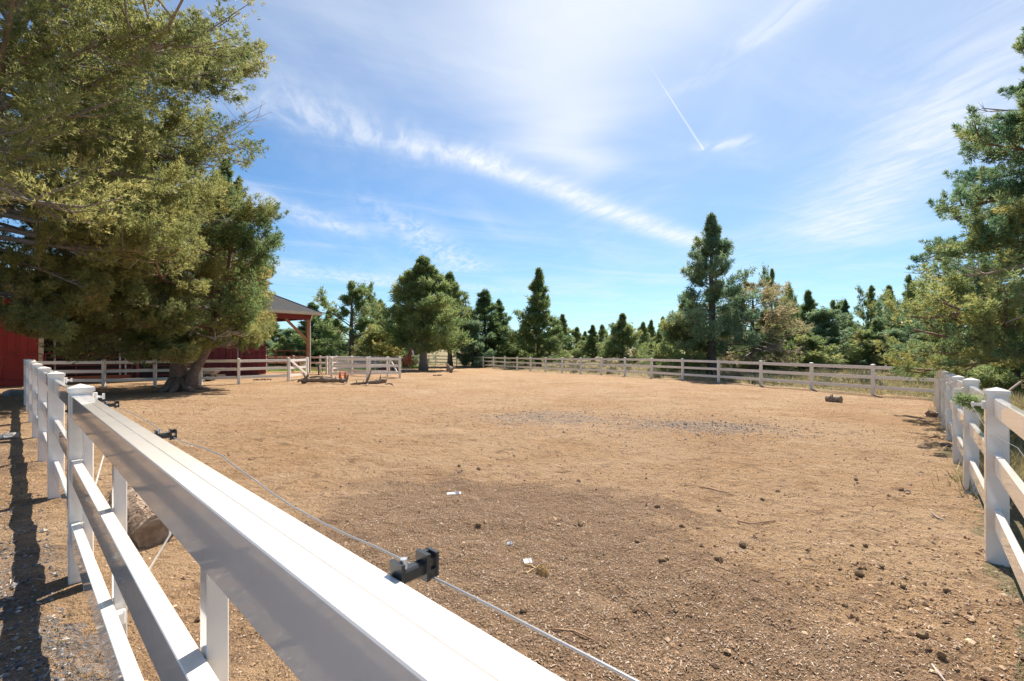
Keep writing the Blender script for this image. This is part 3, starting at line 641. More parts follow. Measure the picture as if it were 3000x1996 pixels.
# ------------------------------------------------------------------ trees
def unit(v): return v / np.maximum(np.linalg.norm(v, axis=-1, keepdims=True), 1e-9)
def sprays(rng, pos, dirs, blades, ln, wd, spread, tint, size=None):
    """fans of slim diamond blades: returns V, Q, tint"""
    n = len(pos); k = blades
    p = np.repeat(pos, k, 0); d = np.repeat(dirs, k, 0); tn = np.repeat(tint, k)
    bd = unit(d + spread * rng.normal(size=(n * k, 3)))
    l = ln * rng.uniform(.6, 1.35, (n * k, 1)); w = wd * rng.uniform(.7, 1.3, (n * k, 1))
    if size is not None: sz = np.repeat(size, k)[:, None]; l = l * sz; w = w * sz ** .5
    sd = unit(np.cross(bd, rng.normal(size=(n * k, 3)))) * w * .5
    p = p + rng.normal(size=p.shape) * ln * .22
    V = np.stack([p - sd, p + sd, p + bd * l], 1).reshape(-1, 3)
    Q = np.arange(len(V)).reshape(-1, 3)
    return V, Q, np.repeat(np.clip(tn + rng.normal(size=n * k) * .07, 0, 1), 3)
def profile(kind, t):
    if kind == 'cone': return (1 - t) ** .95 * min(1.0, .55 + t * 4) + .015
    if kind == 'spire': return (1 - t) ** .85 * min(1.0, .6 + t * 3) * .95 + .015
    if kind == 'round': return max(0.05, 1 - (2 * t - .75) ** 2 * .62) * (1 - t ** 5)
    if kind == 'bush': return math.sqrt(max(0.02, 1 - t * t)) * .9 + .05
    if kind == 'spread': return (1 - t) ** .45 * (1.0 if t > .1 else .8)
    return 1 - t
def grow(seed, H, RAD, base, kind, limbs, subs, per, blade, bare=0.0, lean=(0, 0), trunk_r=.3, gap=.0, clump=.42, tint0=.45, up=.35, nb=4,
         hole=None, keep=None, tr_seg=10, twig_r=1.0, flat=.6, trunk_pts=None, droop=.0, tops=0, spread=.45, kw_name='crowns', plump=.62, tgrad=0.0):
    """tapered trunk + limbs + branchlets (one mesh), and the sprays of the crown (another)"""
    rng = np.random.default_rng(seed); rr = random.Random(seed); mb = MB(); tw = MB()
    n = 9; tp = []
    for i in range(n):
        f = i / (n - 1); tp.append(Vector((lean[0] * f ** 1.3 + rr.uniform(-1, 1) * .02 * H * f * (1 - f), lean[1] * f ** 1.3 + rr.uniform(-1, 1) * .02 * H * f * (1 - f), f * H * .97 - .1)))
    if trunk_pts: tp = [Vector(p) for p in trunk_pts]; n = len(tp)
    rad = [trunk_r * (1 - (i / (n - 1)) * .93) * (1.35 if i == 0 else 1.0) for i in range(n)]
    mb.tube(tp, rad, tr_seg, .10, rr)
    def trunk_at(h):
        for i in range(n - 1):
            if tp[i + 1].z >= h: f = (h - tp[i].z) / max(1e-6, tp[i + 1].z - tp[i].z); return tp[i].lerp(tp[i + 1], min(max(f, 0), 1)), rad[i] * (1 - f) + rad[i + 1] * f
        return tp[-1], rad[-1]
    CP, CD, CR, CT = [], [], [], []
    ga = rr.uniform(0, 6.28)
    for k in range(limbs):
        t = ((k + .5) / limbs) ** 1.05; h = base + (H - base) * t * .93
        p0, r0 = trunk_at(h); ga += 2.399 + rr.uniform(-.35, .35)
        L = RAD * profile(kind, t) * rr.uniform(.62, 1.16) + .04
        if gap and rr.random() < gap: L *= .5
        elev = R(-8 + 62 * t * up * 1.9) + R(rr.uniform(-10, 12)) + R(18) * (up - .35)
        d = Vector((math.cos(ga) * math.cos(elev), math.sin(ga) * math.cos(elev), math.sin(elev)))
        pts = [p0]; m = 6
        for i in range(1, m):
            bend = (-.10 - droop if i < 3 else .16) * (1.2 - t)
            d = (d + Vector((rr.uniform(-.13, .13), rr.uniform(-.13, .13), bend + rr.uniform(-.07, .07)))).normalized(); pts.append(pts[-1] + d * L / (m - 1))
        if hole is not None:
            cutk = next((i for i in range(1, m) if hole(pts[i])), None)
            if cutk is not None:
                if cutk < 3: continue
                keepn = cutk; last = pts[keepn - 1]; first = pts[0]; pp_ = pts[:keepn]; fpts = []
                for i in range(m):
                    f = i / (m - 1) * (keepn - 1); j = min(int(f), keepn - 2); fpts.append(pp_[j].lerp(pp_[j + 1], f - j))
                pts = fpts; L *= (keepn - 1) / (m - 1)
        rl = max(.010, min(r0 * .45, .014 * L + .010) * twig_r)
        dead = rr.random() < bare
        (tw if dead else mb).tube(pts, [rl * (1 - .16 * i) for i in range(m)], 6, .08, rr, cap=False)
        lim_t = rr.gauss(tint0, .10)
        ends = []
        for s in range(subs):
            f = rr.uniform(.15, 1.0) ** .75 * (m - 1.001); i = int(f); b0 = pts[i].lerp(pts[i + 1], f - i)
            dl = (pts[i + 1] - pts[i]).normalized(); sd = dl.cross(Vector((rr.gauss(0, .35), rr.gauss(0, .35), 1))).normalized() * rr.choice((-1, 1))
            sl = L * rr.uniform(.16, .38) * (1.15 - .45 * f / (m - 1)) + .03
            bd = (dl * .75 + sd * rr.uniform(.3, 1.0) + Vector((0, 0, rr.uniform(-.15, .45) - droop))).normalized()
            b1 = b0 + bd * sl * .55 + Vector((0, 0, -.03 * sl)); b2 = b0 + bd * sl + Vector((0, 0, .10 * sl))
            if hole is not None and hole(b2): continue
            if dead or rr.random() < bare * .5:
                tw.tube([b0, b1, b2], [rl * .24, rl * .15, rl * .06], 4, 0, rr, cap=False)
                for _ in range(3):
                    q = b1.lerp(b2, rr.random()); tw.tube([q, q + (bd + Vector((rr.gauss(0, .6), rr.gauss(0, .6), rr.gauss(0, .5)))).normalized() * sl * .5], [rl * .16, rl * .05], 3, 0, rr, cap=False)
                continue
            mb.tube([b0, b1, b2], [rl * .35, rl * .25, rl * .1], 4, 0, rr, cap=False)
            ends.append((b1, bd, sl)); ends.append((b2, bd, sl)); 
            if sl > .9: ends.append((b0.lerp(b1, .6), bd, sl)); ends.append((b1.lerp(b2, .5), bd, sl))
        if not dead: ends.append((pts[-1], d, L * .3))
        for c, bd, sl in ends:
            if hole is not None and hole(c): continue
            if keep is not None and not keep(c): continue
            CP.append(tuple(c)); CD.append(tuple(bd)); CR.append(clump * rr.uniform(.6, 1.25) * min(1.0, .30 + .95 * L / RAD)); CT.append(lim_t + rr.gauss(0, .11))
    for _ in range(12 + tops):                                                   # the leader and its side tips
        f = rr.random(); c, _r = trunk_at(H * (1 - .15 * f)); CP.append(tuple(c + Vector((rr.gauss(0, .10), rr.gauss(0, .10), .05)) * (f + .05))); CD.append((rr.gauss(0, .15), rr.gauss(0, .15), 1.2)); CR.append(clump * .50 * (f + .25)); CT.append(tint0)
    CP, CD, CR, CT = map(np.array, (CP, CD, CR, CT))
    if tgrad: CT = CT - tgrad * np.clip(CP[:, 2] / H - .35, -.35, .6)
    mlt = max(1, int(per)); idx = np.repeat(np.arange(len(CP)), mlt); n_ = len(idx)      # every clump is a plume tapering to a tip
    ax = unit(.62 * unit(CD) + np.array([0, 0, .50]) + rng.normal(size=CD.shape) * .28)[idx]
    sv_ = rng.uniform(0, 1, n_) ** .85; rv = rng.normal(size=(n_, 3)); rv = rv - ax * (rv * ax).sum(1, keepdims=True); rv = unit(rv)
    rad_ = CR[idx] * plump * (1.0 - .86 * sv_) * np.sqrt(rng.uniform(.05, 1, n_))
    pos = CP[idx] + ax * ((-.45 + 1.5 * sv_) * CR[idx])[:, None] + rv * rad_[:, None]
    dirs = unit(.75 * ax + .75 * rv + np.array([0, 0, .12]) + rng.normal(size=rv.shape) * .2)
    V, Q, T = sprays(rng, pos, dirs, nb, blade[0], blade[1], spread, np.clip(CT[idx], 0, 1), .40 + .60 * np.minimum(1, CR[idx] / (clump * .8)))
    STAT[kw_name] = STAT.get(kw_name, 0) + len(Q)
    mb.crown_r = float(np.percentile(np.hypot(V[:, 0], V[:, 1]), 97.5)); mb.crown_h = float(V[:, 2].max())
    return mb, tw, V, Q, T
def to_meshes(g, fol, bark, twig='twig'):
    mb, tw, V, Q, T = g
    tm = bpy.data.meshes.new('trunk'); tm.from_pydata(mb.v, [], mb.f); tm.polygons.foreach_set('use_smooth', [True] * len(tm.polygons)); tm.materials.append(M[bark])
    cm = np_mesh('crown', V, Q, M[fol], {'tint': T}); bm = None
    if tw.v: bm = bpy.data.meshes.new('dead_branches'); bm.from_pydata(tw.v, [], tw.f); bm.materials.append(M[twig])
    return tm, cm, bm
def put_tree(meshes, loc, scale=(1, 1, 1), rot=0.0, label='', name='juniper_tree', group=None, cat='tree'):
    r = root(name, loc, label, cat, group); r.scale = scale; r.rotation_euler = (0, 0, rot)
    for nm, me in zip(('trunk', 'crown', 'dead_branches'), meshes):
        if me is None: continue
        o = bpy.data.objects.new(nm, me); COL.objects.link(o); o.parent = r
        if nm == 'dead_branches': o['kind'] = 'stuff'
    return r


def px_of(v): return PX0 + v[0] / v[1] * F, HZ - (v[2] - ZC) / v[1] * F
def near_tree(seed, base_loc, label, fol, bark, hole=None, **kw):
    loc = Vector(base_loc); h2 = None
    if hole is not None:
        def h2(c):
            w = c + loc
            return (hole(*px_of(w)) or w.y < 8.2 and w.x < 0) if w.y > .5 else False
    kr = random.Random(seed)
    def seen(c):                      # boughs well outside the picture keep only part of their foliage
        w = c + loc
        if w.y < .5: return kr.random() < .15
        a, b = px_of(w); return (-260 < a < 3260 and b > -260) or kr.random() < .22
    g = grow(seed, hole=h2, keep=seen, **kw); return put_tree(to_meshes(g, fol, bark), loc, label=label), g


def left_twin():
    """the big juniper with the twin trunk: an olive crown on the left stem, a bluer narrow one on the right stem"""
    loc = Vector((-14.25, 19.5, gzs(-14.25, 19.5))); r = root('juniper_tree', loc, 'large twin trunk juniper with a low olive crown inside the paddock at left', 'tree')
    cut = lambda c: (lambda p: p[1] > 1052 or (p[0] > 640 and p[1] > 1000) or (p[0] > 795 and p[1] > 820) or (p[0] < 140 and p[1] > 950) or (p[0] < 105 and p[1] > 700))(px_of(c + loc))
    g = grow(11, 11.6, 5.6, 1.7, 'round', 88, 13, 30, (.110, .027), bare=.08, trunk_r=.31, clump=.58, tint0=.52, up=.28, nb=6, spread=.6, kw_name='twin', tr_seg=16, droop=.10, hole=cut, lean=(-1.0, -.6), twig_r=1.2)
    mb, tw, V, Q, T = g
    rr = random.Random(5)
    for a, l in ((0.3, 1.3), (-.5, 1.5), (1.2, .8), (3.4, 1.0), (4.4, .9), (-1.3, 1.0)):   # root flare
        d = Vector((math.cos(a), math.sin(a), 0)); mb.tube([Vector((0, 0, .50)) + d * .20, Vector((0, 0, .12)) + d * .52, Vector((0, 0, -.06)) + d * l], [.22, .14, .05], 7, .12, rr)
    tm, cm, bm = to_meshes(g, 'fol_olive', 'bark')
    for nm, me in zip(('trunk', 'crown', 'dead_branches'), (tm, cm, bm)):
        o = bpy.data.objects.new(nm, me); COL.objects.link(o); o.parent = r
        if nm == 'dead_branches': o['kind'] = 'stuff'
    cut2 = lambda c: (lambda p: p[1] > 1045 or p[0] > 860 or (p[0] > 765 and p[1] > 835) or (p[0] > 700 and p[1] < 600))(px_of(c + loc))
    g2 = grow(12, 9.6, 3.2, 1.8, 'round', 56, 10, 24, (.11, .032), bare=.05, trunk_r=.24, clump=.46, tint0=.42, up=.5, nb=5, spread=.6, kw_name='stem', tr_seg=12, hole=cut2,
              trunk_pts=[(.45, -.1, -.1), (.62, 0, .8), (1.0, .2, 1.7), (1.35, .5, 3.2), (1.6, .7, 5.0), (1.85, .8, 7.2), (2.1, .8, 9.4)])
    tm, cm, bm = to_meshes(g2, 'fol_green', 'bark')
    for nm, me, lb in (('trunk', tm, 'leaning right hand stem'), ('crown', cm, 'greener narrow crown on the leaning stem'), ('dead_branches', bm, None)):
        if me is None: continue
        o = bpy.data.objects.new(nm, me); COL.objects.link(o); o.parent = r
        if nm == 'dead_branches': o['kind'] = 'stuff'
        if lb: o['label'] = lb
left_twin()
def hole_overhead(px, py):
    if py < 670: return px > 745 - max(0, py - 430) * .60 + 40 * math.sin(py * .045)
    return px > 600 - (py - 670) * 1.30 + 30 * math.sin(py * .06) or py > 985
near_tree(21, (-16.6, 13.2, gzs(-16.6, 13.2)), 'tall juniper at the left edge whose long branches reach across the upper left sky', 'fol_olive', 'gray_bark', hole=hole_overhead,
          H=17.5, RAD=9.6, base=2.6, kind='round', limbs=150, subs=17, per=27, blade=(.108, .030), bare=.012, lean=(2.6, 1.0), trunk_r=.36, clump=.58, tint0=.50, up=.22, nb=6, spread=.6, twig_r=1.1, kw_name='over', droop=.03)
def hole_blue(px, py): return (px > 640 and py < 380) or px > 765
near_tree(22, (-17.2, 23.4, gzs(-17.2, 23.4)), 'bluish juniper standing behind the twin trunk tree and the cross fence', 'fol_blue', 'bark', hole=hole_blue,
          H=12.2, RAD=3.8, base=1.8, kind='cone', limbs=56, subs=9, per=16, blade=(.14, .040), bare=.05, lean=(2.4, 0.4), trunk_r=.25, clump=.5, tint0=.45, up=.5, nb=5, spread=.6, kw_name='blue')
def hole_right(px, py):
    if px < 2560 or (px < 2690 and py < 900) or (py > 1165) : return True
    edge = [(0, 3050), (140, 2975), (250, 3010), (330, 2850), (400, 2790), (470, 2770), (560, 2720), (640, 2745), (690, 2850), (730, 2700), (850, 2665), (880, 2570), (1165, 2600)]
    for (y0, x0), (y1, x1) in zip(edge, edge[1:]):
        if y0 <= py <= y1 and px < x0 + (x1 - x0) * (py - y0) / (y1 - y0) + 18 * math.sin(py * .09): return True
    if py > 1090 and px > 2790 and py > 1060 + (px - 2790) * .1: return True
    if px > 2840 and py > 1085: return True
    return False
near_tree(31, (12.6, 9.6, gzs(12.6, 9.6)), 'large juniper at the right edge overhanging the near end of the right fence', 'fol_right', 'bark', hole=hole_right,
          H=11.5, RAD=5.9, base=.5, kind='cone', limbs=135, subs=15, per=42, blade=(.082, .020), bare=.07, lean=(.3, 0), trunk_r=.33, clump=.44, tint0=.42, up=.22, nb=6, spread=.45, tgrad=.42, plump=.5, kw_name='right', twig_r=1.2, droop=.03, flat=.5)

def low_sprig():
    r = root('juniper_sprig', P(2885, 1190, 5.0), 'small green juniper sprig poking through the right fence between its two nearest posts', 'sprig'); rng = np.random.default_rng(4)
    pts = [P(2990, 1120, 5.6), P(2930, 1165, 5.1), P(2885, 1195, 4.75), P(2850, 1180, 4.6), P(2815, 1168, 4.5)]; mb = MB(); mb.tube(pts, [.016, .012, .009, .006, .003], 6); mb.obj('stem', M['bark'], r)
    pos, d = [], []
    for i in range(1, 4):
        for f in np.linspace(0, 1, 26):
            p = pts[i].lerp(pts[i + 1], f); ax = (pts[i + 1] - pts[i]).normalized()
            for _ in range(9): q = rng.normal(size=3); pos.append(np.array(p) + q * .022); d.append(np.array(ax) + q * .5)
    V, Q, T = sprays(rng, np.array(pos), unit(np.array(d)), 3, .045, .010, .4, np.full(len(pos), .38)); V = V - np.array(r.location, np.float32)
    o = np_obj('foliage', V, Q, M['fol_green'], {'tint': T}, parent=r); o['kind'] = 'stuff'
low_sprig()

# kinds for the trees beyond the fences, each shared by several individuals
K = {}
def kind_of(name, fol, bark, twig='twig', **kw):
    g = grow(**kw); K[name] = (to_meshes(g, fol, bark, twig), g[0].crown_h, g[0].crown_r)
BL = (.30, .085)
kind_of('pine', 'fol_pine', 'dark_bark', seed=41, H=10, RAD=3.0, base=.9, kind='cone', limbs=58, subs=7, per=11, blade=(.36, .075), trunk_r=.22, clump=.50, tint0=.5, up=.42, nb=3, gap=.15)
kind_of('round', 'fol_green', 'gray_bark', seed=42, H=11, RAD=4.0, base=2.3, kind='cone', limbs=110, subs=9, per=10, blade=BL, trunk_r=.34, clump=.56, tint0=.5, up=.40, nb=3, gap=.05, plump=.72)
kind_of('spire', 'fol_green', 'dark_bark', seed=43, H=10, RAD=2.5, base=.7, kind='spire', limbs=64, subs=7, per=10, blade=BL, trunk_r=.2, clump=.48, tint0=.48, up=.75, nb=3, gap=.35)
kind_of('open', 'fol_green', 'dark_bark', seed=44, H=10, RAD=4.0, base=.7, kind='round', limbs=46, subs=8, per=10, blade=BL, bare=.12, trunk_r=.28, clump=.46, tint0=.5, up=.75, nb=3, gap=.4)
kind_of('bush', 'fol_green', 'dark_bark', seed=45, H=7, RAD=3.0, base=.3, kind='cone', limbs=64, subs=8, per=10, blade=BL, trunk_r=.18, clump=.56, tint0=.62, up=.80, nb=3, gap=.12, plump=.72)
kind_of('blue', 'fol_blue', 'dark_bark', seed=46, H=8, RAD=3.2, base=.5, kind='bush', limbs=50, subs=8, per=10, blade=BL, trunk_r=.2, clump=.48, tint0=.5, up=.62, nb=3, gap=.35)
kind_of('small', 'fol_green', 'dark_bark', seed=47, H=8, RAD=2.7, base=.4, kind='cone', limbs=36, subs=6, per=8, blade=(.40, .12), trunk_r=.16, clump=.50, tint0=.5, up=.6, nb=3, gap=.2)
kind_of('big', 'fol_blue', 'dark_bark', seed=48, H=12, RAD=4.2, base=1.9, kind='cone', limbs=76, subs=10, per=13, blade=(.24, .062), bare=.05, trunk_r=.36, clump=.54, tint0=.52, up=.55, nb=3, gap=.28, plump=.70)
kind_of('dry', 'fol_dry', 'dark_bark', 'dead_twig', seed=49, H=7.5, RAD=4.3, base=1.2, kind='spread', limbs=60, subs=10, per=9, blade=(.22, .06), bare=.40, trunk_r=.26, clump=.46, tint0=.55, up=.30, nb=3, droop=.04)
kind_of('yellow', 'fol_olive', 'dark_bark', seed=50, H=5, RAD=3.0, base=.2, kind='bush', limbs=46, subs=8, per=10, blade=BL, trunk_r=.16, clump=.5, tint0=.62, up=.45, nb=3)
rt = random.Random(99)
def tree(kind, px, Y, top, width, label, rot=None, name=None):
    ms, H, RAD = K[kind]; b = GX(px, Y); zt = ZC + (HZ - top) / F * Y; width *= 1.25 if px > 2200 else 1.14
    sz = (zt - b.z) / H; sx = width / 2 / F * Y / RAD
    put_tree(ms, b, (sx, sx, sz), rt.uniform(0, 6.28) if rot is None else rot, label, name or ('pine_tree' if kind in ('pine', 'small') else 'juniper_tree'), 'trees beyond the paddock')
TREES = [
 ('round', 1240, 44, 742, 215, 'dense conical juniper with a bare trunk beside the chestnut horse'),
 ('round', 1318, 56, 790, 130, 'narrow juniper rising just behind the right side of the conical one by the horse'),
 ('open', 1030, 50, 808, 225, 'ragged juniper with two open tops behind the white pen'),
 ('yellow', 1120, 49, 935, 150, 'low yellow green juniper bush behind the pen gate'),
 ('open', 1085, 56, 820, 110, 'thin topped juniper close behind the ragged two topped one'),
 ('small', 1115, 66, 872, 80, 'dark pointed pine in the gap left of the yellow bush'),
 ('pine', 1162, 64, 880, 110, 'dark pine in the gap just left of the horse'),
 ('pine', 915, 52, 880, 130, 'dark pine showing behind the timber porch post'),
 ('blue', 860, 60, 955, 130, 'bluish juniper seen under the porch roof beside the diagonal brace'),
 ('pine', 800, 66, 935, 120, 'dark pine under the porch roof at the barn corner'),
 ('bush', 965, 58, 905, 120, 'green juniper between the porch post and the ragged tree'),
 ('bush', 830, 50, 985, 90, 'low bright juniper shrub behind the red corral panels'),
 ('blue', 1385, 54, 930, 100, 'small bluish juniper bush at the foot of the pine behind the far fence corner'),
 ('pine', 1420, 58, 842, 150, 'full dark pine behind the fence corner right of the bluish bush'),
 ('pine', 1462, 60, 872, 105, 'lower pine leaning against the right flank of the full dark one'),
 ('bush', 1500, 66, 968, 95, 'low green juniper between the two tallest centre trees'),
 ('spire', 1578, 55, 780, 122, 'tall slender spire juniper near the centre of the tree line'),
 ('bush', 1540, 60, 930, 90, 'bushy juniper at the left foot of the tall spire'),
 ('spire', 1648, 84, 918, 72, 'short pointed juniper to the right of the tall spire'),
 ('small', 1690, 105, 955, 56, 'far small pine in the dip right of the spire'),
 ('small', 1714, 130, 968, 40, 'tiny far pine at the lowest dip of the skyline'),
 ('spire', 1736, 76, 950, 62, 'thin dark juniper left of the broad young tree'),
 ('small', 1764, 92, 948, 56, 'thin pine touching the left side of the broad young tree'),
 ('bush', 1824, 70, 915, 118, 'broad young juniper with several stems in the sagebrush'),
 ('small', 1884, 110, 940, 52, 'far pointed pine right of the broad young tree'),
 ('small', 1908, 120, 934, 44, 'far pine paired with the pointed one in the sagebrush'),
 ('bush', 1932, 62, 968, 90, 'low juniper bush in front of the paired far pines'),
 ('small', 1942, 100, 924, 48, 'dark far pine beside the great blue juniper'),
 ('big', 2085, 34, 618, 232, 'great blue green juniper towering over the far fence'),
 ('bush', 2012, 36, 850, 165, 'lower olive juniper leaning against the left side of the great blue one'),
 ('dry', 2205, 36, 815, 250, 'half dead sprawling juniper with bare gray branches behind the fence'),
 ('open', 2262, 50, 770, 110, 'dark open juniper rising behind the half dead one'),
 ('bush', 2290, 40, 925, 130, 'green juniper at the right foot of the half dead one'),
 ('spire', 2368, 52, 846, 85, 'pointed dark juniper right of the half dead one'),
 ('open', 2330, 56, 860, 80, 'thin crowned juniper between two dark pointed ones'),
 ('blue', 2415, 44, 895, 150, 'broad bluish juniper behind the middle of the right hand fence'),
 ('pine', 2476, 58, 872, 62, 'lone narrow pine above the broad bluish juniper'),
 ('open', 2552, 44, 822, 115, 'tall green juniper left of the overhanging boughs'),
 ('blue', 2500, 48, 955, 110, 'low bluish juniper in front of the red cart'),
 ('spire', 2604, 50, 832, 75, 'pointed juniper half hidden by the overhanging boughs'),
 ('open', 2664, 44, 788, 125, 'open crowned juniper behind the tip of the overhanging boughs'),
 ('open', 2735, 42, 860, 120, 'dark juniper seen through the overhanging boughs'),
 ('blue', 2620, 38, 960, 130, 'bluish juniper right behind the end of the far fence'),
 ('small', 1940, 72, 1030, 14, 'tiny young juniper standing alone in the sagebrush'),
 ('small', 1900, 74, 1034, 12, 'second tiny young juniper left of the lone one in the sagebrush'),
 ('bush', 2350, 40, 955, 150, 'low green juniper under the two dark pointed ones'),
 ('open', 2440, 62, 868, 120, 'tall thin juniper behind the broad bluish one'),
 ('spire', 2310, 64, 835, 90, 'dark far juniper between the open one and the pointed one'),
 ('bush', 2570, 40, 930, 150, 'green juniper bush directly behind the red cart'),
 ('round', 2690, 52, 850, 150, 'full juniper behind the open crowned one'),
 ('bush', 1955, 44, 985, 110, 'low olive juniper bush left of the great blue one'),
 ('blue', 2150, 44, 880, 150, 'bluish juniper between the great one and the half dead one'),
 ('bush', 2240, 38, 905, 130, 'dense green juniper close behind the half dead one'),
 ('small', 1795, 120, 962, 44, 'far small pine just left above the broad young tree'),
 ('bush', 1710, 88, 985, 70, 'low far juniper bush in the skyline dip'),
 ('bush', 1610, 74, 960, 90, 'juniper bush at the right foot of the tall spire'),
 ('pine', 1200, 70, 905, 110, 'dark pine behind the horse and the conical juniper'),
 ('bush', 2760, 26, 1000, 150, 'shaded juniper just outside the far end of the right fence'),
 ('bush', 2980, 20, 900, 200, 'shaded juniper behind the trunk of the overhanging one'),
]
for a in TREES: tree(*a)
def far_wood():
    rng = np.random.default_rng(8); Vs, Qs, Ts, b = [], [], [], 0
    for _ in range(210):
        px = rng.uniform(-600, 3600); Y = rng.uniform(120, 300); X = (px - PX0) / F * Y; z0 = gzs(X, Y); h = rng.uniform(5.5, 9.5); r = h * rng.uniform(.22, .36); n = 150
        t = rng.uniform(0, 1, n) ** .8; a = rng.uniform(0, 6.28, n); rad = r * (1 - t) ** .8 * np.sqrt(rng.uniform(.2, 1, n))
        pos = np.stack([X + np.cos(a) * rad, Y + np.sin(a) * rad, z0 + .3 + t * h], 1); d = unit(np.stack([np.cos(a), np.sin(a), np.full(n, .8)], 1))
        V, Q, T = sprays(rng, pos, d, 1, 1.1, .55, .4, np.full(n, rng.uniform(.3, .6))); Vs.append(V); Qs.append(Q + b); Ts.append(T); b += len(V)
    o = np_obj('far_wood', np.concatenate(Vs), np.concatenate(Qs), M['fol_pine'], {'tint': np.concatenate(Ts)}); o['kind'] = 'stuff'; tag(o, 'far off dark wood along the skyline', 'woodland')
far_wood()

# ------------------------------------------------------------------ ground cover
def scatter_field(n, rng, ymin, ymax):
    px = rng.uniform(-200, 3300, n * 3); Y = ymin * (ymax / ymin) ** rng.uniform(0, 1, n * 3); X = (px - PX0) / F * Y
    ok = ~(inside(X, Y, PADDOCK) | inside(X, Y, LAWN) | inside(X, Y, YARD)) & (X > -30 - Y * .1)
    return X[ok][:n], Y[ok][:n]
def tufts(name, n, blades, ln, wd, rng, X, Y, matn, tint, label, cat, spread=.5, upz=1.0, rad=.12):
    n = len(X); z = gz(X, Y); p = np.stack([X, Y, z], 1); idx = np.repeat(np.arange(n), blades)
    pos = p[idx] + np.concatenate([rng.normal(size=(len(idx), 2)) * rad, np.zeros((len(idx), 1))], 1)
    d = unit(np.array([0, 0, upz]) + rng.normal(size=(len(idx), 3)) * .35); tt = np.clip(rng.normal(tint, .22, n), 0, 1)[idx]
    V, Q, T = sprays(rng, pos, d, 1, ln, wd, spread, tt); V[:, 2] = np.maximum(V[:, 2], np.repeat(pos[:, 2], 3) - .04)
    o = np_obj(name, V, Q, M[matn], {'tint': T}); o['kind'] = 'stuff'; tag(o, label, cat); return o
rg = np.random.default_rng(17)
X, Y = scatter_field(9000, rg, 14, 75); tufts('dry_grass', 9000, 9, .34, .03, rg, X, Y, 'grass', .52, 'dry tan grass growing beyond the far and right fences', 'grass', rad=.16)
X, Y = scatter_field(1800, rg, 5, 14); sel = X > 3; tufts('dry_grass', 0, 14, .20, .012, rg, X[sel], Y[sel], 'grass', .45, 'short dry grass outside the right fence', 'grass', rad=.14)
def sagebrush():
    rng = np.random.default_rng(23); X, Y = scatter_field(620, rng, 23, 125); z = gz(X, Y); n = len(X); R_ = rng.uniform(.28, .62, n); k = 110; idx = np.repeat(np.arange(n), k)
    off = rng.normal(size=(n * k, 3)); off = unit(off) * rng.uniform(.35, 1, (n * k, 1)); off[:, 2] = np.abs(off[:, 2]) * .8
    pos = np.stack([X, Y, z], 1)[idx] + off * R_[idx][:, None]; d = unit(off + np.array([0, 0, .7])); t = np.clip(rng.normal(.45, .18, n), 0, 1)[idx]
    V, Q, T = sprays(rng, pos, d, 1, .20, .055, .5, t); o = np_obj('sagebrush', V, Q, M['sage'], {'tint': T}); o['kind'] = 'stuff'; tag(o, 'gray green sagebrush scattered through the field beyond the fence', 'sagebrush')
sagebrush()
def lawn_grass():
    rng = np.random.default_rng(29); X = rng.uniform(-26, -10, 9000); Y = rng.uniform(38, 62, 9000); ok = inside(X, Y, LAWN); tufts('lawn_grass', 0, 5, .12, .05, rng, X[ok], Y[ok], 'turf', .5, 'short green lawn grass behind the white fence painted with reflected pink', 'grass', rad=.2)
lawn_grass()


def stones(name, X, Y, size, matn, label, seed, flat=.6, sink=.25):
    """many small irregular stones in one mesh, octahedra with jittered corners"""
    rng = np.random.default_rng(seed); n = len(X); z = gz(X, Y) + bumps(X, Y)
    base = np.array([(1, 0, 0), (0, 1, 0), (-1, 0, 0), (0, -1, 0), (.15, .1, 1), (0, 0, -1)], float)
    fs = np.array([(0, 1, 4), (1, 2, 4), (2, 3, 4), (3, 0, 4), (1, 0, 5), (2, 1, 5), (3, 2, 5), (0, 3, 5)])
    v = base[None] * rng.uniform(.6, 1.3, (n, 6, 3)) * size[:, None, None]; v[:, :, 2] *= flat
    a = rng.uniform(0, 6.28, n); c, s = np.cos(a)[:, None], np.sin(a)[:, None]
    x = v[:, :, 0] * c - v[:, :, 1] * s; y = v[:, :, 0] * s + v[:, :, 1] * c
    V = np.stack([x + X[:, None], y + Y[:, None], v[:, :, 2] + (z + size * flat * sink)[:, None]], -1).reshape(-1, 3)
    Q = (fs[None] + (np.arange(n) * 6)[:, None, None]).reshape(-1, 3); t = np.repeat(rng.random(n), 6)
    o = np_obj(name, V, Q, M[matn], {'tint': t}); o['kind'] = 'stuff'; tag(o, label, 'gravel'); return o
def speck(name, stops, rough=.9):
    m = bpy.data.materials.new(name); m.use_nodes = True; g = NT(m.node_tree); at = g.n.new('ShaderNodeAttribute'); at.attribute_name = 'tint'
    g.l.new(g.ramp(at.outputs['Fac'], stops), g.n['Principled BSDF'].inputs['Base Color']); g.n['Principled BSDF'].inputs['Roughness'].default_value = rough; M[name] = m
speck('gravel_stone', [(0, (.05, .052, .06)), (.5, (.13, .13, .135)), (.8, (.26, .25, .24)), (1, (.40, .37, .33))])
speck('dirt_clod', [(0, (.10, .06, .035)), (.3, (.22, .13, .07)), (.7, (.36, .235, .14)), (1, (.50, .38, .26))])
speck('chips', [(0, (.10, .065, .04)), (.4, (.27, .18, .11)), (.75, (.42, .32, .23)), (1, (.62, .54, .46))])
def in_pad(X, Y): return inside(X, Y, PADDOCK)
r1 = np.random.default_rng(61)
def blob(n, cx, cy, rx, ry): return cx + r1.normal(size=n) * rx, cy + r1.normal(size=n) * ry
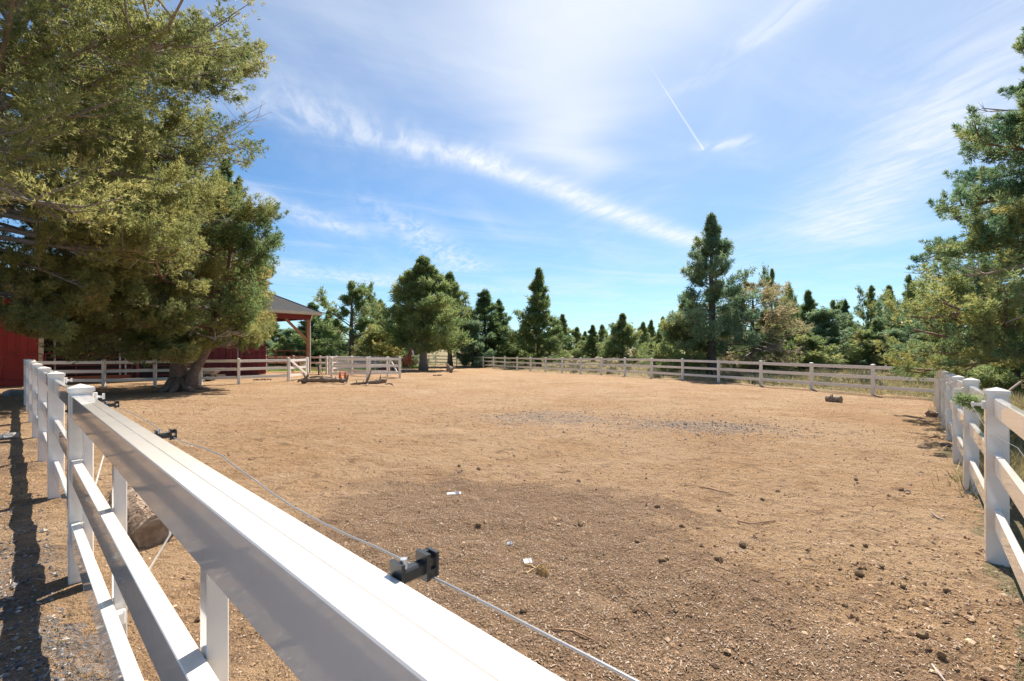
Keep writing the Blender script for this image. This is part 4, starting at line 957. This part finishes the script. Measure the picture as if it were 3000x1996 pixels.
xs = [blob(1500, .6, 12.2, 1.3, .9), blob(2000, 4.6, 10.3, 1.2, .7), blob(2200, 2.6, 11.0, 2.8, 2.2)]
X = np.concatenate([a for a, _ in xs]); Y = np.concatenate([b for _, b in xs]); ok = in_pad(X, Y)
stones('gravel', X[ok], Y[ok], r1.lognormal(math.log(.011), .4, ok.sum()), 'gravel_stone', 'dark gray gravel scattered across the middle of the paddock', 1)
n = 16000; px = r1.uniform(150, 3100, n); Y = 2.0 * (28 / 2.0) ** r1.random(n); X = (px - PX0) / F * Y; ok = in_pad(X, Y)
stones('dirt_clods', X[ok], Y[ok], np.minimum(r1.lognormal(math.log(.0052), .50, ok.sum()) * (1 + Y[ok] * .08), .026), 'dirt_clod', 'small earth clods and pebbles strewn over the paddock', 2)
X, Y = blob(2400, 3.0, 2.7, .9, .6); ok = in_pad(X, Y)
stones('gravel', X[ok], Y[ok], r1.lognormal(math.log(.0085), .45, ok.sum()), 'dirt_clod', 'tan pebbles by the foot of the nearest right fence post', 3)
off = r1.uniform(-2.6, .22, 17000); yy = np.abs(r1.normal(size=17000)) * 1.9 + .7; 
X = FN.x * off - FD.x * 0 + FD.x * (yy / FD.y - FN.y * off / FD.y); Y = FN.y * off + FD.y * (yy / FD.y - FN.y * off / FD.y)
stones('gravel', X, Y, r1.lognormal(math.log(.0085), .4, len(X)), 'gravel_stone', 'blue gray gravel on the path left of the near fence', 4)
def chips(name, X, Y, ln, wd, matn, label, seed):
    rng = np.random.default_rng(seed); n = len(X); z = gz(X, Y) + bumps(X, Y) + .004
    a = rng.uniform(0, 6.28, n); tl = rng.normal(0, .35, n); d = np.stack([np.cos(a) * np.cos(tl), np.sin(a) * np.cos(tl), np.sin(tl)], 1)
    u = unit(np.cross(d, np.array([0, 0, 1.0]) + rng.normal(size=(n, 3)) * .4)); l = (ln * rng.uniform(.5, 1.4, n))[:, None]; w = (wd * rng.uniform(.6, 1.4, n))[:, None]; c = np.stack([X, Y, z], 1)
    nn = np.cross(d, u); nn *= np.sign(nn[:, 2:3] + 1e-9); up = nn * .0022
    V = np.stack([c - d * l - u * w, c + d * l - u * w, c + d * l + u * w, c - d * l + u * w, c + up], 1).reshape(-1, 3); fs = np.array([(0, 1, 4), (1, 2, 4), (2, 3, 4), (3, 0, 4)])
    Q = (fs[None] + (np.arange(n) * 5)[:, None, None]).reshape(-1, 3)
    o = np_obj(name, V, Q, M[matn], {'tint': np.repeat(rng.random(n), 5)}); o['kind'] = 'stuff'; tag(o, label, 'shavings')
xs = [blob(15000, .15, 3.1, 1.1, 1.0), blob(8000, -.5, 4.6, 1.0, .9), blob(7000, 1.3, 2.4, 1.0, .6)]
X = np.concatenate([a for a, _ in xs]); Y = np.concatenate([b for _, b in xs]); ok = in_pad(X, Y) & (Y > 1)
chips('wood_shavings', X[ok], Y[ok], .0050, .0026, 'chips', 'pale wood shavings trodden into the dark soil in front', 5)
n = 6500; px = r1.uniform(1500, 3100, n); Y = 2.0 * (9 / 2.0) ** r1.random(n); X = (px - PX0) / F * Y; ok = in_pad(X, Y)
chips('straw_bits', X[ok], Y[ok], .012, .0022, 'chips', 'bits of straw and bark scattered on the right of the paddock', 6)
n = 3200; off = r1.uniform(-3.5, .2, n); s_ = r1.uniform(1.5, 16, n); X = FN.x * off + FD.x * s_; Y = FN.y * off + FD.y * s_
chips('needle_litter', X, Y, .022, .004, 'chips', 'dry needles and bark litter along the outer side of the left fence', 7)
cl = np.array([G(a, b)[:2] for a, b in ((1684, 1534), (1866, 1590), (1938, 1647), (2100, 1649), (2176, 1609), (2233, 1465), (2278, 1441), (2646, 1736), (2701, 1863), (2774, 1733), (2801, 1805), (2583, 1679), (2030, 1405), (1350, 1390), (2020, 1560), (2300, 1700))])
X = np.repeat(cl[:, 0], 26) + r1.normal(size=len(cl) * 26) * .085; Y = np.repeat(cl[:, 1], 26) + r1.normal(size=len(cl) * 26) * .07
stones('dung_crumbs', X, Y, r1.lognormal(math.log(.0075), .5, len(X)), 'dirt_clod', 'broken crumbs of dry dung trodden into the dirt', 9)
# little green weeds
wp = [G(a, b) for a, b in ((758, 1306), (835, 1303), (980, 1233), (1044, 1238), (1100, 1228), (1131, 1226), (735, 1325), (900, 1130), (980, 1136), (301, 1447), (315, 1452), (92, 1770), (66, 1900), (60, 1810), (2802, 1462), (2790, 1492), (2822, 1496), (2973, 1728), (2915, 1908), (163, 1886))]
X = np.array([p.x for p in wp]); Y = np.array([p.y for p in wp]); X = np.repeat(X, 5) + r1.normal(size=len(X) * 5) * .05; Y = np.repeat(Y, 5) + r1.normal(size=len(Y) * 5) * .05
tufts('green_weeds', 0, 5, .022, .006, r1, X, Y, 'weed', .5, 'tiny green weeds sprouting from the bare dirt', 'weeds', spread=.8, upz=.7, rad=.03)

# ------------------------------------------------------------------ horse
def build_horse():
    loc = GX(1193, 39.8); r = root('horse', loc, 'chestnut horse with a white blaze standing beside the conical juniper', 'horse'); yaw = R(-60)
    r.rotation_euler = (0, 0, yaw)
    m = bpy.data.materials.new('chestnut_coat'); m.use_nodes = True; g = NT(m.node_tree); b = g.n['Principled BSDF']; b.inputs['Roughness'].default_value = .5
    tc = g.n.new('ShaderNodeTexCoord'); x, y, z = g.sep(tc.outputs['Object']); nz = g.noise(tc.outputs['Object'], 5, 4)
    c = g.mix(nz, (.24, .060, .018), (.33, .095, .028)); sock = g.step(g.m('ADD', z, g.m('MULTIPLY', nz, .12)), .44, .36)
    leg = g.step(g.m('ADD', z, g.m('MULTIPLY', nz, .1)), .85, .5); c = g.mix(g.m('MULTIPLY', leg, .5), c, (.10, .03, .012))
    c = g.mix(sock, c, (.66, .60, .54)); c = g.mix(g.step(z, .10, .06), c, (.10, .08, .07)); g.l.new(c, b.inputs['Base Color'])
    V, E, RR = [], [], []
    def v(p, rx, ry=None): V.append(p); RR.append((rx, ry or rx)); return len(V) - 1
    def ch(*ids): E.extend(zip(ids, ids[1:]))
    pel = v((-.55, 0, 1.16), .27, .29); mid = v((-.12, 0, 1.10), .30, .31); chs = v((.34, 0, 1.12), .27, .30); sho = v((.55, 0, 1.26), .20, .24)
    n1 = v((.74, .02, 1.50), .13, .20); n2 = v((.90, .05, 1.76), .10, .15); pol = v((1.00, .07, 1.92), .095, .11); h1 = v((1.12, .09, 1.80), .10, .12); h2 = v((1.25, .11, 1.60), .075, .085); h3 = v((1.32, .12, 1.47), .065, .065)
    ch(pel, mid, chs, sho, n1, n2, pol, h1, h2, h3)
    for s in (-1, 1):
        e0 = v((.99, .07 + s * .055, 2.02), .030); e1 = v((1.01, .07 + s * .075, 2.13), .010); ch(pol, e0, e1)
        a = v((-.62, s * .15, .96), .17, .19); b_ = v((-.50, s * .16, .78), .115, .13); c_ = v((-.74 + .05 * s, s * .14, .50), .060, .07); d = v((-.70 + .05 * s, s * .14, .17), .043); f = v((-.66 + .05 * s, s * .14, .04), .058); ch(pel, a, b_, c_, d, f)
        a = v((.42, s * .15, .86), .115, .14); b_ = v((.43 + .04 * s, s * .145, .48), .060, .065); d = v((.43 + .04 * s, s * .145, .16), .041); f = v((.47 + .04 * s, s * .145, .04), .056); ch(chs, a, b_, d, f)
    me = bpy.data.meshes.new('body'); me.from_pydata(V, E, []); me.materials.append(m); o = bpy.data.objects.new('body', me); COL.objects.link(o); o.parent = r
    o.modifiers.new('skin', 'SKIN'); s2 = o.modifiers.new('sub', 'SUBSURF'); s2.levels = s2.render_levels = 2
    for i, dv in enumerate(me.skin_vertices[0].data): dv.radius = RR[i]; dv.use_root = (i == 0)
    rr = random.Random(2)
    mn = MB()
    for k in range(9):
        f = k / 8; p = Vector((.62, 0, 1.52)).lerp(Vector((.99, .07, 2.02)), f); mn.tube([p, p + Vector((-.02, -.10, -.08)), p + Vector((.0, -.16, -.26))], [.05, .045, .012], 5, .1, rr)
    mn.tube([(1.0, .07, 2.04), (1.10, .085, 1.97), (1.15, .09, 1.86)], [.04, .035, .01], 5)
    me2 = bpy.data.meshes.new('mane'); me2.from_pydata(mn.v, [], mn.f); me2.materials.append(M['hair']); q = bpy.data.objects.new('mane', me2); COL.objects.link(q); q.parent = r
    tl = MB(); tl.tube([(-.80, 0, 1.28), (-.92, 0, 1.12), (-.95, 0, .8), (-.92, 0, .42)], [.05, .075, .08, .02], 7, .1, rr)
    me3 = bpy.data.meshes.new('tail'); me3.from_pydata(tl.v, [], tl.f); me3.materials.append(M['hair']); q = bpy.data.objects.new('tail', me3); COL.objects.link(q); q.parent = r
    bl = MB(); pts = [Vector(p) for p in ((1.115, .082, 1.925), (1.215, .095, 1.80), (1.30, .11, 1.64), (1.385, .122, 1.49), (1.375, .122, 1.435))]; w = (.035, .062, .055, .050, .045); ri = []
    for p, ww in zip(pts, w):
        for s in (-1, -.4, .4, 1): ri.append(p + Vector((-.022 * abs(s) ** 2, s * ww, 0)))
    bl.add(ri, [(4 * i + j, 4 * i + j + 1, 4 * i + j + 5, 4 * i + j + 4) for i in range(4) for j in range(3)])
    me4 = bpy.data.meshes.new('blaze'); me4.from_pydata(bl.v, [], bl.f); me4.materials.append(M['white_hair']); q = bpy.data.objects.new('blaze', me4); COL.objects.link(q); q.parent = r
    sm = q.modifiers.new('thick', 'SOLIDIFY'); sm.thickness = .05; sm.offset = 0
build_horse()

# ------------------------------------------------------------------ things lying and standing in the paddock
def cone(px, py, h, label):
    p = G(px, py); r = root('traffic_cone', p, label, 'traffic cone', 'orange cones by the pen'); z = Vector((0, 0, 1)); mb = MB()
    s = h * .34; mb.box(p + z * .013, (s, 0, 0), (0, s, 0), (0, 0, .013)); mb.obj('base', M['cone'], r)
    b = MB(); b.tube([p + z * .02, p + z * .06, p + z * h * .96, p + z * h], [h * .24, h * .215, h * .065, h * .05], 20); b.obj('cone_body', M['cone'], r, True)
cone(996.5, 1111, .46, 'orange traffic cone on the left of the pair in front of the pen fence')
cone(1011.5, 1111.5, .45, 'orange traffic cone on the right of the pair in front of the pen fence')
def hydrant():
    p = G(933.5, 1099); r = root('yard_hydrant', p, 'black frost free yard hydrant with a hose at the driveway opening', 'hydrant'); z = Vector((0, 0, 1))
    MB().tube([p - z * .05, p + z * .72], .045, 10).obj('standpipe', M['black'], r, True)
    MB().tube([p + z * .70, p + z * .80, p + z * .84], [.05, .06, .035], 10).obj('head', M['black'], r, True)
    MB().tube([p + z * .80, p + Vector((.14, 0, .83)), p + Vector((.19, 0, .76))], .022, 8).obj('spout', M['black'], r, True)
    MB().tube([p + z * .82, p + Vector((-.10, 0, .86)), p + Vector((-.13, 0, .72))], .014, 6).obj('handle', M['steel'], r, True)
    h = [p + Vector(q) for q in ((.19, 0, .76), (.27, .02, .60), (.27, .05, .30), (.18, .05, .08), (-.1, -.1, .03), (-.5, -.15, .03), (-.9, -.05, .03))]
    t = root('hose', h[3], 'dark hose running from the yard hydrant along the ground', 'hose'); MB().tube(h, .018, 7).obj('hose_line', M['black'], t, True)
hydrant()
def log(name, label, pts, rad, stubs, m='drift', seed=1, rough=.22, cat='log'):
    pts = [Vector(p) for p in pts]; rr = random.Random(seed); c = pts[len(pts) // 2].copy(); r = root(name, c, label, cat)
    fine, fr = [], []
    for i in range(len(pts) - 1):
        for k in range(4):
            f = k / 4; p = pts[i].lerp(pts[i + 1], f); fine.append(p + Vector((rr.uniform(-1, 1), rr.uniform(-1, 1), rr.uniform(-.7, .7))) * rad[i] * .12); fr.append((rad[i] * (1 - f) + rad[i + 1] * f) * rr.uniform(.86, 1.12))
    fine.append(pts[-1]); fr.append(rad[-1])
    MB().tube(fine, fr, 11, rough * .6, rr).obj('trunk', M[m], r)
    for s in stubs: MB().tube([Vector(p) for p in s[0]], s[1], 7, rough * .6, rr).obj('branch_stub', M[m], r)
    return r
def drift_logs():
    def q(px, h, Y): p = GX(px, Y); p.z += h + .035; return p
    Y = 23.9
    log('fallen_log', 'longer weathered log with a broken root end lying in front of the gate', [q(886, .12, Y), q(915, .15, Y), q(950, .15, Y), q(985, .14, Y), q(1016, .12, Y - .1)], [.14, .125, .13, .115, .13],
        [([q(905, .18, Y), q(894, .36, Y), q(889, .50, Y)], [.10, .08, .03]), ([q(899, .24, Y), q(903, .44, Y), q(901, .60, Y)], [.06, .045, .015]), ([q(885, .15, Y), q(877, .15, Y - .1), q(872, .05, Y - .2)], [.10, .08, .025]), ([q(895, .24, Y + .15), q(930, .33, Y + .15), q(975, .28, Y + .2)], [.07, .055, .025]),
         ([q(946, .27, Y), q(944, .40, Y)], [.045, .015]), ([q(1014, .15, Y - .1), q(1019, .34, Y - .1), q(1021, .50, Y - .1)], [.085, .05, .015]), ([q(1014, .08, Y - .1), q(1008, .02, Y - .5)], [.06, .025]), ([q(985, .24, Y), q(983, .36, Y)], [.04, .015])], seed=3)
    Y = 22.7
    log('fallen_log', 'shorter bleached log with an upright snag right of the longer one', [q(1027, .04, Y - .1), q(1060, .08, Y), q(1095, .14, Y), q(1132, .20, Y)], [.04, .075, .105, .115],
        [([q(1074, .14, Y), q(1082, .44, Y), q(1089, .86, Y)], [.07, .05, .018]), ([q(1114, .26, Y), q(1115, .50, Y)], [.04, .012]), ([q(1078, .06, Y - .1), q(1071, .0, Y - .6)], [.04, .015]), ([q(1045, .10, Y), q(1044, .26, Y)], [.028, .01]), ([q(1064, .14, Y), q(1065, .24, Y)], [.025, .01]), ([q(1126, .24, Y), q(1135, .27, Y)], [.06, .025])], seed=4)
    Y = 22.5
    log('crooked_stick', 'crooked little stick lying off the right end of the shorter log', [q(1128, .05, Y), q(1140, .09, Y), q(1150, .07, Y - .1), q(1152, .02, Y - .3)], [.02, .03, .045, .02], [], seed=5, cat='stick')
    Y = 38
    log('driftwood_snag', 'forked gray snag lying on the bare dirt right of the conical juniper', [q(1313, .12, Y), q(1320, .25, Y), q(1326, .16, Y)], [.22, .30, .2],
        [([q(1317, .35, Y), q(1312, .62, Y), q(1305, .82, Y)], [.16, .09, .02]), ([q(1324, .36, Y), q(1330, .42, Y), q(1336, .46, Y)], [.12, .06, .02]), ([q(1320, .4, Y), q(1320, .58, Y)], [.06, .02])], 'drift', seed=6, cat='snag')
    p = GX(2447, 17.0); r = root('log_round', p, 'cut log round with mossy bark lying on its side near the right fence', 'log'); ax = Vector((.25, -1, 0)).normalized(); c = p + Vector((0, 0, .115)); rr = random.Random(4)
    MB().tube([c - ax * .22 + Vector((-.12, 0, 0)), c - Vector((.06, 0, 0)), c + ax * .22], [.125, .14, .132], 14, .10, rr).obj('bark', M['drift'], r)
    MB().tube([c + ax * .21, c + ax * .226], [.10, .098], 14, .05, rr).obj('cut_face', M['cut_wood'], r)
    for dx, dz in ((-.20, .07), (-.15, .12), (-.09, .135)): MB().tube([c + Vector((dx, 0, dz - .04)), c + Vector((dx - .02, 0, dz + .06))], [.03, .012], 5).obj('bark_flake', M['drift'], r)
    # shaggy log beside the near fence
    a = Vector((-2.86, 3.66, .155)); b = Vector((-3.85, 4.55, .17)); d = (b - a).normalized(); r = root('shaggy_log', (a.x, a.y, .03), 'thick shaggy barked log lying inside the fence close to the near post', 'log'); rr = random.Random(9)
    MB().tube([a, a.lerp(b, .3), a.lerp(b, .65), b], [.138, .155, .155, .14], 16, .10, rr).obj('trunk', M['drift'], r)
    MB().tube([a - d * .012, a + d * .004], [.11, .115], 16, .04, rr).obj('cut_face', M['drift'], r)
    sh = MB(); sd = d.cross(Vector((0, 0, 1)))
    for _ in range(420):
        t = rr.random(); th = rr.uniform(-.3, math.pi + .6); c = a.lerp(b, t); n = sd * math.cos(th) + Vector((0, 0, math.sin(th))); tt = (Vector((0, 0, -1)) - n * -n.z); tt = (tt + d * rr.gauss(0, .8)).normalized()
        p0 = c + n * .147; p1 = p0 + (tt + n * rr.uniform(.1, .6)).normalized() * rr.uniform(.05, .14); w = tt.cross(n) * rr.uniform(.003, .008); k = n * .003
        sh.add([p0 - w, p0 + w, p1 + w * .3, p1 - w * .3, p0 + k * 1.5], [(0, 1, 2, 3), (1, 0, 4), (2, 1, 4), (3, 2, 4), (0, 3, 4)])
    o = sh.obj('loose_bark', M['bark'], r); o['kind'] = 'stuff'
drift_logs()
def rock(name, px, py, w, h, m, label, cat='rock', group=None, seed=0, sink=.2):
    p = G(px, py); rr = random.Random(seed + int(px)); bm = bmesh.new(); bmesh.ops.create_icosphere(bm, subdivisions=2, radius=1)
    for v in bm.verts:
        k = 1 + rr.uniform(-.2, .2); v.co = Vector((v.co.x * w * k, v.co.y * w * .8 * k, v.co.z * h * k))
    me = bpy.data.meshes.new(name); bm.to_mesh(me); bm.free(); me.materials.append(M[m]); o = bpy.data.objects.new(name, me); COL.objects.link(o)
    o.location = (p.x, p.y, gzb(p.x, p.y) + h * (1 - sink) * .7); o.rotation_euler = (0, 0, rr.uniform(0, 6)); return tag(o, label, cat, group)
rock('rock', 2730, 1220, .17, .10, 'rock', 'brown rock lying on the dirt near the foot of the right fence')
rock('rock', 45, 1160, .42, .16, 'gray_rock', 'low gray rock beside the red barn wall at the left edge')
rock('rock', 28, 1285, .16, .07, 'gray_rock', 'gray stone in the fence shadow at the left edge')
rock('rock', 2775, 1308, .10, .04, 'rock', 'flat dark stone by the right fence posts')
rock('rock', 68, 1152, .12, .10, 'rust', 'square orange block by the last post near the barn', cat='block')
for i, (px, py) in enumerate([(1402, 1545), (1684, 1534), (1701, 1531), (1866, 1590), (1938, 1647), (2100, 1649), (2176, 1609), (2233, 1465), (2106, 1487), (2278, 1441), (1926, 1501), (1996, 1550), (1695, 1416), (1506, 1342), (1402, 1374), (2535, 1593), (2508, 1415), (2646, 1736), (2701, 1863), (2757, 1928), (2774, 1733), (2801, 1805), (2517, 1692), (2583, 1679), (1535, 1800), (1953, 1644), (2640, 1440), (1345, 1372)]):
    p = G(px, py); s = (.026, .018, .031, .022)[i % 4] * (1.0 if py > 1500 else 1.1); where = 'among pale straw bits near the right fence' if px > 2480 else ('on the dark shavings in front' if py > 1515 and px < 2120 else ('on bare tan dirt right of the dark shavings' if px > 1800 else 'on bare tan dirt behind the dark shavings'))
    rock('dung_clod', px, py, s, s * .75, 'dung', 'dry brown dung clod lying ' + where, 'dung clod', 'dung clods strewn over the paddock', seed=i)
def scraps():
    for px, py, l, w, lab in ((1330, 1450, .075, .012, 'long white scrap at the far edge of the dark shavings'), (1546, 1655, .028, .018, 'crumpled white paper scrap beside the straw ball'), (1493, 1603, .02, .006, 'tiny upright white scrap in the dark shavings')):
        p = G(px, py); z = gzb(p.x, p.y); mb = MB(); mb.box(Vector((p.x, p.y, z + .012)), (l, .2 * l, 0), (-.2 * w, w, .006), (0, 0, .004)); mb.box(Vector((p.x + l * .4, p.y, z + .02)), (l * .4, -.1 * l, .004), (0, w * .6, .008), (0, 0, .003))
        o = mb.obj('paper_scrap', M['paper'], None, at=(p.x, p.y, z)); tag(o, lab, 'scrap')
    p = G(1590, 1688); z = gzb(p.x, p.y); r = root('straw_ball', (p.x, p.y, z), 'small ball of tangled straw on the dark shavings', 'straw ball'); rr = random.Random(3); mb = MB(); c = Vector((p.x, p.y, z + .03))
    for _ in range(170):
        a = Vector((rr.gauss(0, 1), rr.gauss(0, 1), rr.gauss(0, .8))).normalized(); t = a.cross(Vector((rr.gauss(0, 1), rr.gauss(0, 1), rr.gauss(0, 1)))).normalized(); q = c + a * rr.uniform(.02, .042)
        mb.tube([q - t * .02, q + a * .006, q + t * .022], .0013, 3, cap=False)
    mb.obj('tangle', M['straw'], r)
    def stick(pts, rad, lab, m='stick'):
        P_ = []
        for a in pts:
            p = G(*a); P_.append(Vector((p.x, p.y, gzb(p.x, p.y) + rad * 1.6)))
        r = root('twig', P_[0], lab, 'twig'); MB().tube(P_, [rad, rad * 1.1, rad, rad * .5][:len(P_)] if len(P_) <= 4 else rad, 6, .1, random.Random(1)).obj('stem', M[m], r)
    stick([(1536, 1666), (1556, 1670), (1570, 1680)], .0045, 'short pale twig touching the left side of the straw ball', 'straw')
    stick([(1530, 1692), (1545, 1694), (1560, 1680)], .0035, 'thin bent twig below the straw ball', 'straw')
    stick([(1625, 1866), (1680, 1868), (1735, 1882), (1775, 1895)], .0045, 'long reddish twig lying beside the fence wire')
    stick([(2050, 1431), (2080, 1440), (2110, 1448), (2138, 1452)], .007, 'dark slender twig on the dirt right of centre')
    stick([(2160, 1530), (2200, 1535), (2270, 1534)], .005, 'thin straight twig right of the slender dark one')
    stick([(2730, 1945), (2748, 1970), (2770, 1995)], .005, 'pale bent twig at the bottom edge near the right fence', 'twig')
    stick([(2730, 1518), (2748, 1526), (2765, 1531)], .006, 'short pale twig in the boughs shadow by the right fence', 'twig')
    stick([(2722, 1287), (2745, 1284), (2762, 1292)], .014, 'dark knobbly stick by the right fence posts')
scraps()
def cart():
    c = GX(592, 26.4); z = Vector((0, 0, 1)); d = Vector((.97, .24, 0)).normalized(); s = Vector((-d.y, d.x, 0)); r = root('dump_cart', c, 'gray dump cart with two black wheels parked behind the cross fence', 'cart')
    mb = MB(); q = lambda a, b, h: c + d * a + s * b + z * h
    lo = [q(-1.1, -.4, .30), q(.55, -.4, .30), q(.55, .4, .30), q(-1.1, .4, .30)]; hi = [q(-1.2, -.5, .66), q(.95, -.5, .66), q(.95, .5, .66), q(-1.2, .5, .66)]
    mb.hexa(lo + hi); mb.obj('tub', M['cart'], r)
    MB().box(q(-.12, -.5, .68), d * 1.1, s * .03, z * .03).obj('rim', M['cream'], r); MB().box(q(-.12, .5, .68), d * 1.1, s * .03, z * .03).obj('rim', M['cream'], r)
    for a in (-.45, .45):
        for b in (-.42, .42):
            w = MB().tube([q(a, b - .07, .2), q(a, b + .07, .2)], .2, 18).obj('wheel', M['rubber'], r, False)
            MB().tube([q(a, b - .078, .2), q(a, b + .078, .2)], .09, 12).obj('rim_disc', M['steel'], w)
    MB().tube([q(.6, 0, .32), q(1.2, 0, .30)], .03, 8).obj('drawbar', M['steel'], r)
cart()
def mound():
    p = GX(1137, 40.5); bm = bmesh.new(); bmesh.ops.create_uvsphere(bm, u_segments=22, v_segments=10, radius=1); rr = random.Random(4)
    for v in bm.verts: k = 1 + rr.uniform(-.10, .10); v.co = Vector((v.co.x * .95 * k, v.co.y * .6 * k, max(v.co.z, -.1) * .36 * k))
    me = bpy.data.meshes.new('soil_mound'); bm.to_mesh(me); bm.free(); me.materials.append(M['leather']); o = bpy.data.objects.new('soil_mound', me); COL.objects.link(o); o.location = p; tag(o, 'low reddish brown mound behind the pen rails', 'mound')
    # a few dark dung heaps by the gate and pen
    for i, (px, py) in enumerate(((772, 1114), (1283, 1101))):
        q = G(px, py); r = root('dung_heap', q, ('dark flat dung heap on the dirt left of the gate', 'small dark dung heap on the dirt in front of the conical juniper')[i], 'dung heap'); mb = MB(); rr = random.Random(i)
        for _ in range(26):
            c = q + Vector((rr.gauss(0, .22 - .1 * i), rr.gauss(0, .14), .03)); s = rr.uniform(.04, .07); mb.tube([c - Vector((0, 0, s)), c, c + Vector((0, 0, s * .7))], [s * .7, s, s * .5], 6, .2, rr)
        mb.obj('heap', M['dung'], r)
mound()
def red_cart():
    c = GX(2526, 41.0); z = Vector((0, 0, 1)); r = root('farm_cart', c, 'small bright red farm cart half hidden among the junipers at right', 'cart'); q = lambda a, b, h: c + Vector((a, b, h))
    MB().hexa([q(-.55, -.3, .55), q(.45, -.3, .45), q(.45, .3, .45), q(-.55, .3, .55), q(-.62, -.38, .85), q(.55, -.38, .80), q(.55, .38, .80), q(-.62, .38, .85)]).obj('tray', M['red_machine'], r)
    MB().prism(q(-.40, -.36, 1.08), q(.55, -.36, 1.08), .05, .05).obj('top_bar', M['red_machine'], r)
    for a in (-.4, .5): MB().prism(q(a, -.36, .8), q(a + .03, -.36, 1.08), .04, .04).obj('stake', M['red_machine'], r)
    MB().prism(q(-.80, -.2, .45), q(-.62, -.3, .95), .07, .07).obj('drawbar', M['red_machine'], r)
    for b in (-.42, .42): MB().tube([q(.05, b - .05, .25), q(.05, b + .05, .25)], .27, 16).obj('wheel', M['rubber'], r)
red_cart()
